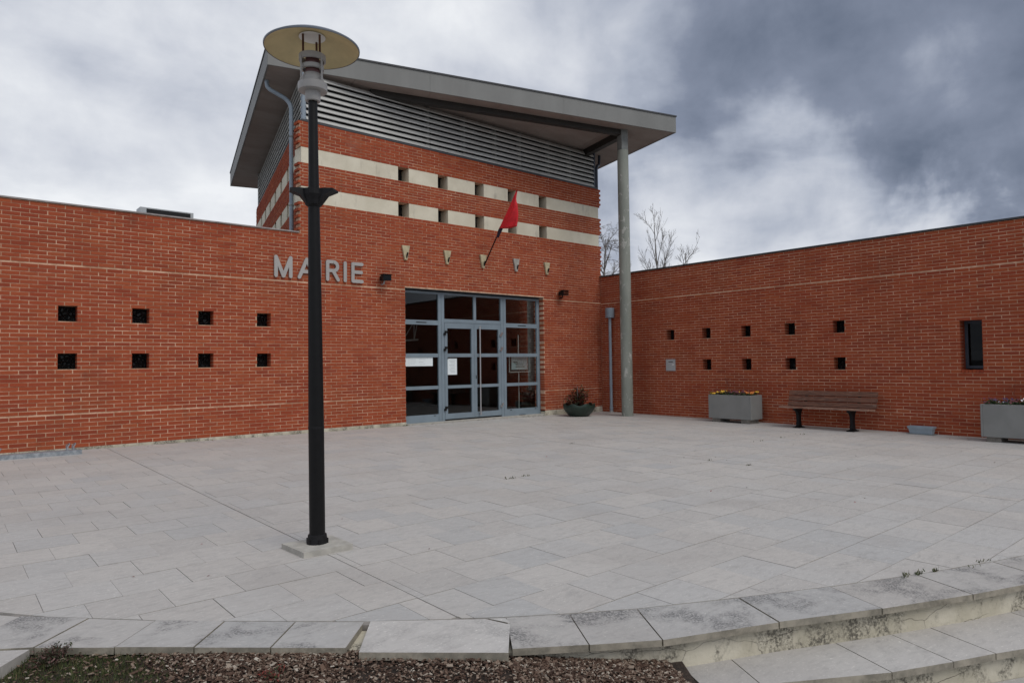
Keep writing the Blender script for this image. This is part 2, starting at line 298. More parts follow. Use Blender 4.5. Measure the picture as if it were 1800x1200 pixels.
# ------------------------------------------------------------------ object helpers
WL = {}                                    # world origin of every object
def root(name, label, cat, loc=(0, 0, 0), group=None):
    o = bpy.data.objects.new(name, None); col.objects.link(o); o.location = loc; WL[o.name] = Vector(loc)
    o['label'] = label; o['category'] = cat
    if group: o['group'] = group
    return o
def tag(o, label, cat, group=None, kind=None):
    o['label'] = label; o['category'] = cat
    if group: o['group'] = group
    if kind: o['kind'] = kind
    return o
def link(o, P, parent):
    WL[o.name] = Vector(P)
    if parent is not None:
        o.parent = parent; o.location = Vector(P) - WL[parent.name]
    else: o.location = P
    return o
class MB:
    def __init__(s): s.v = []; s.f = []; s.mi = []
    def add(s, vs, fs, mi=0):
        o = len(s.v); s.v += [tuple(v) for v in vs]; s.f += [tuple(i+o for i in f) for f in fs]; s.mi += [mi]*len(fs); return s
    BF = [(0, 3, 2, 1), (4, 5, 6, 7), (0, 1, 5, 4), (1, 2, 6, 5), (2, 3, 7, 6), (3, 0, 4, 7)]
    def box(s, x0, x1, y0, y1, z0, z1, T=None, mi=0):
        vs = [(x0, y0, z0), (x1, y0, z0), (x1, y1, z0), (x0, y1, z0), (x0, y0, z1), (x1, y0, z1), (x1, y1, z1), (x0, y1, z1)]
        return s.add([T(*v) for v in vs] if T else vs, MB.BF, mi)
    def prism(s, poly, z0, z1, T=None, mi=0):  # z0/z1 numbers or functions of x, y
        n = len(poly); a = (lambda p, z: z(p[0], p[1]) if callable(z) else z)
        vs = [(p[0], p[1], a(p, z0)) for p in poly] + [(p[0], p[1], a(p, z1)) for p in poly]
        fs = [tuple(range(n-1, -1, -1)), tuple(range(n, 2*n))] + [(i, (i+1) % n, n+(i+1) % n, n+i) for i in range(n)]
        return s.add([T(*v) for v in vs] if T else vs, fs, mi)
    def tube(s, pts, rads, n=10, caps=True, mi=0):
        pts = [Vector(p) for p in pts]
        if isinstance(rads, (int, float)): rads = [rads]*len(pts)
        o = len(s.v); prev = None
        for i, p in enumerate(pts):
            t = (pts[min(i+1, len(pts)-1)] - pts[max(i-1, 0)]).normalized()
            if prev is None: a = t.orthogonal().normalized()
            else: a = (prev - t*prev.dot(t)).normalized()
            prev = a; b = t.cross(a)
            for k in range(n):
                an = 2*math.pi*k/n; q = p + (a*math.cos(an) + b*math.sin(an))*rads[i]; s.v.append(tuple(q))
        for i in range(len(pts)-1):
            for k in range(n):
                k2 = (k+1) % n; s.f.append((o+i*n+k, o+i*n+k2, o+(i+1)*n+k2, o+(i+1)*n+k)); s.mi.append(mi)
        if caps and n > 3:
            s.f.append(tuple(o+k for k in range(n-1, -1, -1))); s.f.append(tuple(o+(len(pts)-1)*n+k for k in range(n))); s.mi += [mi, mi]
        return s
    def lathe(s, c, prof, n=28, mi=0, axis=None, cap0=True, cap1=True):  # prof: (r, z) from bottom to top, closed with caps when r > 0
        o = len(s.v); c = Vector(c); ax = Vector(axis or (0, 0, 1)).normalized(); e1 = ax.orthogonal().normalized(); e2 = ax.cross(e1)
        for r, z in prof:
            for k in range(n):
                an = 2*math.pi*k/n; s.v.append(tuple(c + ax*z + (e1*math.cos(an) + e2*math.sin(an))*r))
        for i in range(len(prof)-1):
            for k in range(n):
                k2 = (k+1) % n; s.f.append((o+i*n+k, o+i*n+k2, o+(i+1)*n+k2, o+(i+1)*n+k)); s.mi.append(mi)
        if cap0: s.f.append(tuple(o+k for k in range(n-1, -1, -1))); s.mi.append(mi)
        if cap1: s.f.append(tuple(o+(len(prof)-1)*n+k for k in range(n))); s.mi.append(mi)
        return s
    def build(s, name, mats, parent=None, smooth=False, origin=None, kind=None, label=None):
        if not isinstance(mats, (list, tuple)): mats = [mats]
        me = bpy.data.meshes.new(name)
        xs, ys, zs = zip(*s.v)
        P = Vector(origin) if origin is not None else Vector(((min(xs)+max(xs))/2, (min(ys)+max(ys))/2, min(zs)))
        me.from_pydata([(x-P.x, y-P.y, z-P.z) for x, y, z in s.v], [], s.f)
        for mt in mats: me.materials.append(mt)
        if len(mats) > 1: me.polygons.foreach_set('material_index', s.mi)
        if smooth: me.polygons.foreach_set('use_smooth', [True]*len(me.polygons))
        me.update()
        if smooth: me.set_sharp_from_angle(angle=R(38))
        o = bpy.data.objects.new(name, me); col.objects.link(o); link(o, P, parent)
        if kind: o['kind'] = kind
        if label: o['label'] = label
        return o
def share(name, me, P, parent, rot=None):
    o = bpy.data.objects.new(name, me); col.objects.link(o); link(o, P, parent)
    if rot: o.rotation_euler = rot
    return o
def polar(c, r, a): return (c[0]+r*math.cos(a), c[1]+r*math.sin(a))

# ------------------------------------------------------------------ site geometry (metres)
D, XR = 12.572, 13.988
def g(x, y): return -.006*(x-7.7) + .007*(y-D)      # drainage fall of the forecourt
A14 = R(14.3); UF = Vector((math.sin(A14), math.cos(A14))); NF = Vector((-math.cos(A14), math.sin(A14))); CF = Vector((5.374, D))
T_front = lambda s, d, z: (s, D-d, z)
T_right = lambda s, d, z: (XR-d, s, z)
T_flank = lambda s, d, z: (CF.x+UF.x*s+NF.x*d, CF.y+UF.y*s+NF.y*d, z)

# ------------------------------------------------------------------ ground, plaza, steps
mb = MB(); mb.add([(-600, -600, -.72), (600, -600, -.72), (600, 600, -.72), (-600, 600, -.72)], [(0, 1, 2, 3)])
gr = mb.build('ground', M['asphalt'], kind='structure')
EDGE = [((.369, 4.499), (.06, 4.17)), ((.638, 4.224), (.372, 3.962)), ((.899, 3.957), (.663, 3.711)), ((1.170, 3.706), (.949, 3.462)), ((1.448, 3.459), (1.224, 3.222)),
        ((1.726, 3.216), (1.513, 2.970)), ((2.310, 2.780), (2.077, 2.458)), ((2.600, 2.598), (2.386, 2.252)), ((2.930, 2.408), (2.696, 2.058)), ((3.500, 2.135), (3.332, 1.801)),
        ((4.080, 1.880), (3.934, 1.530)), ((4.720, 1.630), (4.565, 1.278)), ((5.400, 1.395), (5.245, 1.045)), ((6.10, 1.185), (5.97, .83)), ((6.82, 1.00), (6.71, .64)),
        ((7.55, .84), (7.46, .475)), ((8.3, .70), (8.23, .33)), ((9.06, .58), (9.01, .21)), ((9.85, .49), (9.82, .11)), ((10.65, .42), (10.64, .04)), ((14.0, .38), (14.0, 0))]
BACK = [(-8.0, 15.9), (-2.0, 7.75), (.284, 4.610)] + [e[0] for e in EDGE]
def clip(poly, a, b, eps=0.0):              # keep what lies left of a->b
    out = []; nx, ny = -(b[1]-a[1]), b[0]-a[0]; ln = math.hypot(nx, ny); nx /= ln; ny /= ln
    f = lambda p: (p[0]-a[0])*nx + (p[1]-a[1])*ny - eps
    for i, p in enumerate(poly):
        q = poly[(i+1) % len(poly)]; fp, fq = f(p), f(q)
        if fp >= 0: out.append(p)
        if (fp >= 0) != (fq >= 0):
            t = fp/(fp-fq); out.append((p[0]+(q[0]-p[0])*t, p[1]+(q[1]-p[1])*t))
    return out
def area(p): return abs(sum(p[i][0]*p[(i+1) % len(p)][1]-p[(i+1) % len(p)][0]*p[i][1] for i in range(len(p))))/2
poly = [(-5.4, D+.25), (XR+.2, D+.25), (XR+.2, .30)] + [(x, y-.05) for x, y in reversed(BACK[1:-1])]
mb = MB(); mb.prism(poly, -.5, lambda x, y: g(x, y)-.0045)
plaza = mb.build('plaza', M['joint'], kind='structure')
plaza['label'] = 'pale limestone paved forecourt in front of the brick town hall'
SL, SW = .381, .383
rows = []
yb = 6.02
for k in range(-16, 18): rows.append((yb+k*SW, yb+(k+1)*SW, k))
cuts = [2.12, 8.03]
slabs = []
for y0, y1, k in rows:
    if y0 > D: continue
    y1 = min(y1, D-.012)
    if y1-y0 < .04: continue
    ph = (.653 if (k % 2) else 1.228)-.381*2
    i0 = int((-8-ph)/SL)
    for i in range(i0, int((XR-ph)/SL)+1):
        x0, x1 = ph+i*SL, ph+(i+1)*SL
        segs = [(x0, min(x1, XR-.012))]
        for c in cuts:
            segs = [q for s in segs for q in ([(s[0], c-.004), (c+.004, s[1])] if s[0] < c < s[1] else [s])]
        for a, b in segs:
            if b-a < .02: continue
            jt = random.uniform(.0005, .0015) + (.0013 if random.random() < .12 else 0)
            jy = max(jt, .0014)+(.0018 if k in (0, -3, -5, -8, -10) else .0004); q = [(a+jt, y0+jy), (b-jt, y0+jy), (b-jt, y1-jy), (a+jt, y1-jy)]
            full = True
            for s0, s1 in zip(BACK[:-1], BACK[1:]):
                n0 = len(q); q2 = clip(q, s0, s1, .004)
                if q2 != q: full = full and (len(q2) == 4 and abs(area(q2)-area(q)) < 1e-6)
                q = q2
                if len(q) < 3: break
            if len(q) < 3 or area(q) < .0006: continue
            cx = sum(p[0] for p in q)/len(q); cy = sum(p[1] for p in q)/len(q)
            dpt = cx*fw.x + cy*fw.y; lat = cx*rt.x + cy*rt.y
            vis = dpt > .5 and abs(lat)/dpt < .80
            slabs.append((area(q)/(max(dpt, .3)**3) if vis else -1, q, full and abs((b-a)-SL) < 1e-4 and abs((y1-y0)-SW) < 1e-4, cx, cy, jt))
slabs.sort(key=lambda s: -s[0])
SJ = (.0006, .0009, .0013, .0024); SME = []
tilt = (math.atan(.007), math.atan(.006), 0)
for j in SJ:
    mbs = MB(); hx, hy = SL/2-j, SW/2-max(j, .0014)-.0008
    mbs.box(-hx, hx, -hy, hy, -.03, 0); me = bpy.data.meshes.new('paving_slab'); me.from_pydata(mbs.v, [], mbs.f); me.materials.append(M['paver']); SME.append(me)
rest = MB(); cnt = 0
for sc, q, full, cx, cy, jt in slabs:
    dz = random.uniform(-.0014, .0014)
    if cnt < 300 and sc > 0:
        cnt += 1
        if full: share('paving_slab', random.choice(SME), (cx, cy, g(cx, cy)+dz), plaza, tilt)
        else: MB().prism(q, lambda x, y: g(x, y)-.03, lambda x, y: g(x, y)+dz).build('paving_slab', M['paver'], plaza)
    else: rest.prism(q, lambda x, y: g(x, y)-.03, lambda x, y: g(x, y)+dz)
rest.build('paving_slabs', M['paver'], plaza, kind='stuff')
# rounded edge of the forecourt: each edge stone as it lies
NOSE = .034
def shrink(q, e):
    cx = sum(p[0] for p in q)/len(q); cy = sum(p[1] for p in q)/len(q); out = []
    for x, y in q:
        l = math.hypot(x-cx, y-cy); out.append((x-(x-cx)/l*e, y-(y-cy)/l*e))
    return out
for i in range(len(EDGE)-1):
    (b0, f0), (b1, f1) = EDGE[i], EDGE[i+1]
    q = shrink([b0, f0, f1, b1], .005)
    if i == 5:                              # the loose white stone: tipped and pushed out, one corner broken off
        q = [(1.745, 3.205), (1.520, 2.905), (2.040, 2.440), (2.262, 2.690), (2.212, 2.832)]
        o = MB().prism(q, lambda x, y: g(x, y)-.040, lambda x, y: g(x, y)-.001+.010*((x-1.9)*.55+(y-2.85)*.2)).build('edge_slab', M['white_slab'], plaza, label='loose pale edge stone with a broken corner, tipped out of line')
        MB().prism([(2.274, 2.702), (2.300, 2.772), (2.228, 2.826)], lambda x, y: g(x, y)-.03, lambda x, y: g(x, y)+.001).build('slab_fragment', M['white_slab'], plaza)
        continue
    if i == 4: q = [(q[0][0], q[0][1]), (q[1][0], q[1][1]), (q[2][0]-.018, q[2][1]+.014), (q[3][0]-.006, q[3][1]+.004)]
    dz = random.uniform(-.002, .002)
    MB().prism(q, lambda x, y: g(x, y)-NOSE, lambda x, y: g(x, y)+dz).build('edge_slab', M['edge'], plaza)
def offset_front(d):                        # front edge line moved towards the forecourt
    pts = []
    for b, f in EDGE[1:]:
        l = math.hypot(b[0]-f[0], b[1]-f[1]); pts.append((f[0]+(b[0]-f[0])/l*d, f[1]+(b[1]-f[1])/l*d))
    return pts
RISE = .165
steps = MB(); fr = offset_front(.045); bk = offset_front(.36)
for i in range(len(fr)-1):
    steps.prism([fr[i], fr[i+1], bk[i+1], bk[i]], -.72, lambda x, y: g(x, y)-NOSE-.001)
st = steps.build('steps', M['render'], kind='structure'); st['label'] = 'curved cream rendered steps edging the forecourt'
# second step
S2 = [((2.849, 2.069), (2.735, 1.86)), ((3.094, 1.931), (2.965, 1.700)), ((3.697, 1.670), (3.560, 1.348)), ((4.044, 1.518), (3.919, 1.191)), ((4.310, 1.410), (4.192, 1.081)), ((4.93, 1.155), (4.82, .80)),
      ((5.60, .915), (5.50, .56)), ((6.32, .69), (6.24, .33)), ((7.1, .50), (7.04, .14)), ((7.9, .35), (7.86, -.02)), ((8.7, .24), (8.68, -.13)), ((9.6, .14), (9.6, -.24)), ((14, .05), (14, -.35))]
Z2 = lambda x, y: g(x, y)-.17
for i in range(len(S2)-1):
    (b0, f0), (b1, f1) = S2[i], S2[i+1]
    up_ = lambda b, f: (b[0]+(b[0]-f[0])*.18, b[1]+(b[1]-f[1])*.18)
    q = shrink([up_(b0, f0), f0, f1, up_(b1, f1)], .004)
    MB().prism(q, lambda x, y: Z2(x, y)-NOSE, lambda x, y: Z2(x, y)+random.uniform(-.0005, .0005)).build('tread_slab', M['tread'], st)
mb = MB()
for i in range(len(S2)-1):
    (b0, f0), (b1, f1) = S2[i], S2[i+1]
    k = lambda b, f: (f[0]+(b[0]-f[0])*.13, f[1]+(b[1]-f[1])*.13)
    e = .03 if i == 0 else 0
    p0 = k(b0, f0); mb.prism([(p0[0]+e, p0[1]-e*.4), k(b1, f1), b1, (b0[0]+e, b0[1]-e*.4)], -.72, lambda x, y: Z2(x, y)-NOSE-.001)
mb.build('riser', M['render'], st)
mb = MB()                                   # bottom tread of the flight
for i in range(1, len(S2)-1):
    (b0, f0), (b1, f1) = S2[i], S2[i+1]
    k = lambda b, f: (f[0]-(b[0]-f[0])*1.0, f[1]-(b[1]-f[1])*1.0)
    kb = lambda b, f: (f[0]+(b[0]-f[0])*.12, f[1]+(b[1]-f[1])*.12)
    mb.prism([k(b0, f0), k(b1, f1), kb(b1, f1), kb(b0, f0)], -.72, lambda x, y: g(x, y)-.34)
mb.build('lower_tread', M['tread'], st)
# path at the left, level with the forecourt
pth = [(.366, 4.495), (.278, 4.606), (-2.0, 7.745), (-5.85, 13.0), (-12, 13.0), (-12, -3.5), (-5.9, -3.5), (-2.5, .55), (.236, 3.815), (.358, 3.958), (.05, 4.175)]
mb = MB(); mb.prism(pth, -.72, lambda x, y: g(x, y)-.003)
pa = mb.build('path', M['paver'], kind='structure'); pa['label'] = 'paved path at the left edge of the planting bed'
def inside(x, y, P):
    c = False
    for i in range(len(P)):
        (xa, ya), (xb, yb_) = P[i], P[i-1]
        if (ya > y) != (yb_ > y) and x < (xb-xa)*(y-ya)/(yb_-ya)+xa: c = not c
    return c
pm = MB()
for i in range(-26, 2):
    for j in range(-8, 34):
        x, y = i*.45+(.225 if j % 2 else 0), j*.38; hx, hy = .223, .188
        cs = [(x-hx, y-hy), (x+hx, y-hy), (x+hx, y+hy), (x-hx, y+hy)]
        if all(inside(*c, pth) for c in cs): pm.prism(cs, lambda x, y: g(x, y)-.02, lambda x, y: g(x, y)+.003)
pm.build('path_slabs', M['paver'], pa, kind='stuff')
# planting bed
def bedz(x, y):
    t = max(0, min(1, (x-.5)/2.3)); base = -.052-.028*t-.098*max(0, t-.62)/.38
    fx = min(fr, key=lambda p: (p[0]-x)**2+(p[1]-y)**2)
    dd = max(0, (fx[0]*.62+fx[1]*.78)-(x*.62+y*.78)-.05)
    return base - .16*dd*min(1, dd+.35) - .006
mb = MB(); bp = []
front = [f for b, f in EDGE[1:9]] + [(2.849, 2.069)]
front = [(-2.55, .5), (-1.2, 2.1), (0.0, 3.53), (.22, 3.80)] + front
NS = 14
grid = []
for p in front:
    for j in range(NS): 
        t = j/(NS-1); q = (p[0]+(0.5-.62*0)*0 - .62*2.6*t*(1 if True else 0), p[1]-.78*2.6*t)
        if j == 0: q = (p[0]+.05, p[1]+.06)
        grid.append((q[0], q[1], bedz(*q)))
# simple fan sheet under the chips
vs_, fs_ = [], []
for i in range(len(front)):
    for j in range(NS): vs_.append(grid[i*NS+j])
for i in range(len(front)-1):
    for j in range(NS-1): fs_.append((i*NS+j, (i+1)*NS+j, (i+1)*NS+j+1, i*NS+j+1))
soil = MB().add(vs_, fs_).build('planting_bed', M['soil'], kind='structure', smooth=True)
mb = MB(); random.seed(11)
def frontpt(u):
    s = u*(len(EDGE[1:9])); i = min(int(s), 7); t = s-i
    P = [f for b, f in EDGE[1:9]] + [(2.849, 2.069)]
    return (P[i][0]+(P[i+1][0]-P[i][0])*t, P[i][1]+(P[i+1][1]-P[i][1])*t)
n_ch = 0
while n_ch < 26000:
    u = random.random(); d = random.random()**1.3*1.0
    fx, fy = frontpt(u); x = fx-.62*d+.03; y = fy-.78*d+.035
    if x < .36 and y > 3.97+(x-.366)*1.18: continue
    if x > 2.62+(2.07-y)*-.55+.12: continue
    moss = x < .86+random.uniform(-.16, .16)
    if moss and random.random() < .88: continue
    n_ch += 1
    L = random.uniform(.0035, .010)*(2.2 if random.random() < .06 else 1); W = L*random.uniform(.22, .7); H = random.uniform(.0015, .004)
    e = Euler((random.gauss(0, .35), random.gauss(0, .35), random.uniform(0, 6.28))).to_matrix(); z = bedz(x, y)+random.uniform(.001, .014)
    c = Vector((x, y, z)); sk = random.uniform(-.4, .4)
    mb.add([c+e @ Vector(v) for v in ((-L, -W, 0), (L, -W*(1+sk), 0), (L*.8, W, 0), (-L*.9, W*(1-sk), 0), (-L*.95, -W*.9, H), (L*.95, -W*.9*(1+sk), H), (L*.76, W*.9, H), (-L*.85, W*.9*(1-sk), H))], MB.BF)
tag(mb.build('wood_chip_mulch', M['chips']), 'brown wood chip mulch spread below the curved stone edge', 'mulch', kind='stuff')
mb = MB(); n = 0
while n < 16000:                              # moss and grass in the corner of the bed
    x = random.uniform(-.4, 1.05); y = random.uniform(2.9, 3.97)
    if y > 3.955+(x-.366)*1.18 or y > 3.955-(x-.372)*.86: continue
    if x > .62 and random.random() < (x-.62)*3.2: continue
    n += 1; z = bedz(x, y)-.002; hh = random.uniform(.008, .026)*(1.6 if random.random() < .1 else 1); a = random.uniform(0, 6.28); wv_ = random.uniform(.0012, .003)
    dx, dy = math.cos(a)*wv_, math.sin(a)*wv_; lx, ly = random.gauss(0, .008), random.gauss(0, .008)
    mb.add([(x-dx, y-dy, z), (x+dx, y+dy, z), (x+lx, y+ly, z+hh)], [(0, 1, 2)])
tag(mb.build('moss_and_grass', M['grass']), 'short green moss and grass in the corner of the planting bed', 'grass', kind='stuff')
def bushy(name, c, rad, hgt, n, mat, leaf, label, cat, parent_stem=True, seed=1, stem=M['twig_red'], nst=14):
    rs = random.Random(seed); rt_ = root(name, label, cat, c); mb = MB(); sm = MB()
    for s in range(nst):
        a = rs.uniform(0, 6.28); r1 = rad*rs.uniform(.2, 1); tip = Vector((c[0]+math.cos(a)*r1, c[1]+math.sin(a)*r1, c[2]+hgt*rs.uniform(.55, 1)*(1-.45*(r1/rad)**2)))
        b0 = Vector((c[0]+math.cos(a)*r1*.3, c[1]+math.sin(a)*r1*.3, c[2])); mid = (b0+tip)/2+Vector((rs.gauss(0, .1*rad), rs.gauss(0, .1*rad), .05*hgt))
        sm.tube([b0, mid, tip], [.006*hgt+.0015, .004*hgt+.001, .001], 4)
        for k in range(n//nst):
            t = rs.random()**.7; p = b0.lerp(mid, t*2) if t < .5 else mid.lerp(tip, t*2-1)
            p = p+Vector((rs.gauss(0, .09*rad), rs.gauss(0, .09*rad), rs.gauss(0, .06*hgt))); p.z = max(p.z, c[2]+.004)
            e = Euler((rs.uniform(-.9, .9), rs.uniform(-.9, .9), rs.uniform(0, 6.28))).to_matrix(); l = leaf*rs.uniform(.6, 1.3)
            mb.add([p+e @ Vector(v) for v in ((-l, 0, 0), (0, -l*.45, l*.1), (l, 0, 0), (0, l*.45, l*.1))], [(0, 1, 2, 3)])
    mb.build('foliage', mat, rt_); sm.build('stem', stem, rt_)
    return rt_
bushy('heath_plant', (.445, 3.835, bedz(.445, 3.835)-.01), .115, .085, 900, M['heather'], .008, 'dark heath clump against the stone edge in the bed corner', 'plant', seed=3, nst=40)
bushy('heath_plant', (1.16, 3.02, bedz(1.16, 3.02)-.01), .10, .06, 260, M['shrub'], .009, 'low dark red seedling clump amid the mulch', 'plant', seed=5, nst=22)

# ------------------------------------------------------------------ brick walls
def courses(sections):
    out = []
    k = 0
    for z0, z1, n in sections:
        p = (z1-z0)/n
        for i in range(n): j = random.uniform(-.0016, .0016); out.append((z0+i*p+j*(i > 0), z0+(i+1)*p-.0112+random.uniform(-.0018, .0014), k)); k += 1
    return out
BP = .229
def lay(T, s0, s1, crs, openings, phase, ragged0=0, ragged1=0, depth=.205, ident=lambda s, z: True):
    """Bricks of one wall face as (s0, s1, z0, z1, full)."""
    res = []
    for z0, z1, k in crs:
        zc = (z0+z1)/2
        lo = s0 - (ragged0 if k % 2 else -ragged0*.3); hi = s1 + (ragged1 if k % 2 else -ragged1*.2)
        i = int((lo-phase)/BP)-2; off = phase + (BP/2 if k % 2 else 0)
        while off+i*BP < hi:
            a, b = off+i*BP+.0056+random.uniform(-.0026, .0026), off+(i+1)*BP-.0056+random.uniform(-.0026, .0026); i += 1
            full = True
            if a < lo: a = lo; full = False
            if b > hi: b = hi; full = False
            if b-a < .022: continue
            segs = [(a, b)]
            for (oa, ob, oz0, oz1) in openings:
                if oz0 < zc < oz1:
                    ns = []
                    for p, q in segs:
                        if q <= oa or p >= ob: ns.append((p, q))
                        else:
                            full = False
                            if p < oa: ns.append((p, oa))
                            if q > ob: ns.append((ob, q))
                    segs = ns
            for p, q in segs:
                if q-p > .018: dz_ = random.uniform(-.0009, .0009); res.append((p, q, z0+dz_, z1+dz_+random.uniform(-.0012, .0008), full))
    return res
def mortar(T, s0, s1, z0, z1, openings, rec=.0045, depth=.20):
    mb = MB()
    ss = sorted({s0, s1} | {v for o in openings for v in (max(s0, min(s1, o[0]-.004)), max(s0, min(s1, o[1]+.004)))})
    for a, b in zip(ss[:-1], ss[1:]):
        if b-a < 1e-4: continue
        c = (a+b)/2; zs = [(z0, z1)]
        for oa, ob, oz0, oz1 in openings:
            if oa-.004 < c < ob+.004:
                zs = [q for p in zs for q in ([p] if (oz1 <= p[0] or oz0 >= p[1]) else [(p[0], oz0)]*(oz0 > p[0]) + [(oz1, p[1])]*(oz1 < p[1]))]
        for za, zb in zs: mb.box(a, b, -depth, -rec, za, zb, T)
    return mb
def brick_wall(parent, name, T, faces, mort, n_single, axis):
    """faces: bricks; the n_single largest in the picture become objects, the rest one joined mesh."""
    wall = mort.build(name, M['mortar'], parent)
    def score(b):
        x, y, z = T((b[0]+b[1])/2, 0, (b[2]+b[3])/2); d = x*fw.x+y*fw.y; l = x*rt.x+y*rt.y; zz = z-CAM_H
        if d < .5 or abs(l)/d > .75 or not (-.53 < zz/d < .54): return -1
        if .62 < x/max(y, .1)*1 < 0: return -1
        return 1/d
    order = sorted(faces, key=lambda b: -score(b)); singles = MB; rest = MB(); c = 0
    me = None
    for b in order:
        s = score(b); dj = random.uniform(-.0012, .0012)
        if c < n_single and s > 0 and b[4]:
            if me is None:
                t = MB(); L, H = (BP-.0112)/2, (b[3]-b[2])
                if axis == 'x': t.box(-L, L, 0, .205, 0, H)
                else: t.box(0, .205, -L, L, 0, H)
                me = bpy.data.meshes.new('brick'); me.from_pydata(t.v, [], t.f); me.materials.append(M['brick'])
            o = share('brick', me, T((b[0]+b[1])/2, dj, b[2]), wall); c += 1
            o.scale = ((b[1]-b[0])/(BP-.0112), 1, (b[3]-b[2])/H) if axis == 'x' else (1, (b[1]-b[0])/(BP-.0112), (b[3]-b[2])/H)
        else: rest.box(b[0], b[1], -.205, dj, b[2], b[3], T)
    rest.build('bricks', M['brick'], wall, kind='stuff')
    return wall
random.seed(21)
HOLE_X = [1.456, 2.483, 3.513, 4.540]
crsL = courses([(.076, .600, 8), (.616, 2.9285, 37), (2.950, 3.8905, 15)])
opL = [(x, x+.257, zt-4*.0625-.0, zt) for x in HOLE_X for zt in (.616+27*.0625-.0098*0, .616+15*.0625)]
wingL = root('brick_wing', 'low red brick wing left of the tower with eight small square openings', 'building', (1, D+3, 0))
LW0 = -4.2
fL = lay(T_front, LW0, 5.374, crsL, opL, .052)
brick_wall(wingL, 'front_wall', T_front, fL, mortar(T_front, LW0, 5.374, .02, 3.888, opL), 300, 'x')
mb = MB(); mb.box(LW0-.01, 5.374, -.24, .006, -.06, .074, T_front); mb.build('plinth', M['render'], wingL)
mb = MB(); mb.box(LW0-.03, 5.345, -.32, .022, 3.893, 3.915, T_front); mb.build('coping', M['coping'], wingL)
mb = MB(); mb.box(LW0, 7.8, D+.32, D+7.2, 3.55, 3.66); mb.box(LW0, LW0+.2, D+.21, D+7.2, -.1, 3.888); mb.box(LW0, 7.6, D+7.0, D+7.2, -.1, 3.888); mb.box(LW0+.2, 5.5, D+.245, D+.32, 3.2, 3.888)
mb.build('flat_roof', M['roof_gravel'], wingL)
for (a, b, z0, z1) in opL:
    wn = MB().box(a-.01, b+.01, -.232, -.225, z0-.01, z1+.01, T_front).build('window', M['void'], wingL)
    MB().box(a-.005, b+.005, -.198, -.192, z0-.005, z1+.005, T_front).build('pane', M['block_glass'], wn)
# cast pattern behind the glass of the little windows
# ---- tower
tower = root('entrance_tower', 'tall red brick entrance tower with cream bands, louvres and tilted grey roof', 'building', (9.7, D+4, 0))
GAPS = [7.575, 8.610, 9.660, 10.680, 11.716]
DOOR = (7.730, 11.823, -.1, 2.978)
crsT = courses([(.076, .600, 8), (.616, 2.9285, 37), (2.950, 4.517, 25), (4.824, 5.290, 8), (5.597, 6.110, 8)])
opT = [DOOR]
fT = lay(T_front, 5.374, 14.03, [c for c in crsT if c[0] < 3.86], opT, .052)
fT2 = lay(T_front, 5.374, 14.03, [c for c in crsT if c[0] >= 3.86], opT, .052, .035, .035)
mo = mortar(T_front, 5.374, 14.02, .02, 6.10, [DOOR, (5.0, 14.3, 4.512, 4.822), (5.0, 14.3, 5.286, 5.595)])
brick_wall(tower, 'front_wall', T_front, [b for b in fT+fT2], mo, 300, 'x')
MB().box(5.374, DOOR[0], -.24, .006, -.06, .074, T_front).build('plinth', M['render'], tower)
MB().box(DOOR[1], 13.975, -.24, .012, -.10, .104, T_front).build('plinth', M['render'], tower)
mb = MB(); mb.box(DOOR[0]-.02, DOOR[1]+.02, -.20, -.002, 2.967, 2.977, T_front); mb.build('lintel', M['coping_dark'], tower)
for z0, z1 in ((4.513, 4.819), (5.286, 5.592)):
    xs = [5.40] + [v for q in GAPS for v in (q, q+.272)] + [13.965]
    for a, b in zip(xs[::2], xs[1::2]):
        MB().box(a, b, -.30, -.004, z0, z1, T_front).build('band_block', M['cream'], tower)
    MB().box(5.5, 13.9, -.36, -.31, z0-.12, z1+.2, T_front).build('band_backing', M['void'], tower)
# flank of the tower above the wing roof
crsF = courses([(3.70, 4.517, 13), (4.824, 5.290, 8), (5.597, 6.110, 8)])
fF = lay(T_flank, .075, 8.30, crsF, [], .05, .02, .03)
FL_LEN = 8.30
mo = MB(); mo.box(.09, FL_LEN, -.2, -.005, 3.6, 4.512, T_flank); mo.box(.09, FL_LEN, -.2, -.005, 4.822, 5.286, T_flank); mo.box(.09, FL_LEN, -.2, -.005, 5.595, 6.10, T_flank)
wf = mo.build('flank_wall', M['mortar'], tower)
mb = MB()
for b in fF: mb.box(b[0], b[1], -.205, random.uniform(-.001, .001), b[2], b[3], T_flank)
mb.build('bricks', M['brick'], wf, kind='stuff')
for z0, z1 in ((4.513, 4.819), (5.286, 5.592)):
    a = .075
    ends = [1.55, 2.60, 3.65, 4.70, 5.75, 6.80, 8.25]
    st_ = .075
    for q in ends:
        MB().box(st_, q, -.28, -.004, z0, z1, T_flank).build('band_block', M['cream'], tower); st_ = q+.26
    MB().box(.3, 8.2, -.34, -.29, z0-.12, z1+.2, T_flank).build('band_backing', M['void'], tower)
bk_ = CF+UF*FL_LEN
mb = MB(); mb.prism([(bk_.x+.04, bk_.y-.01), (16.15, 20.6), (14.02, D+.22), (13.80, D+.22), (15.85, 20.4), (bk_.x+.2, bk_.y-.2)], -.1, 6.10)
mb.build('rear_wall', M['brick'], tower)
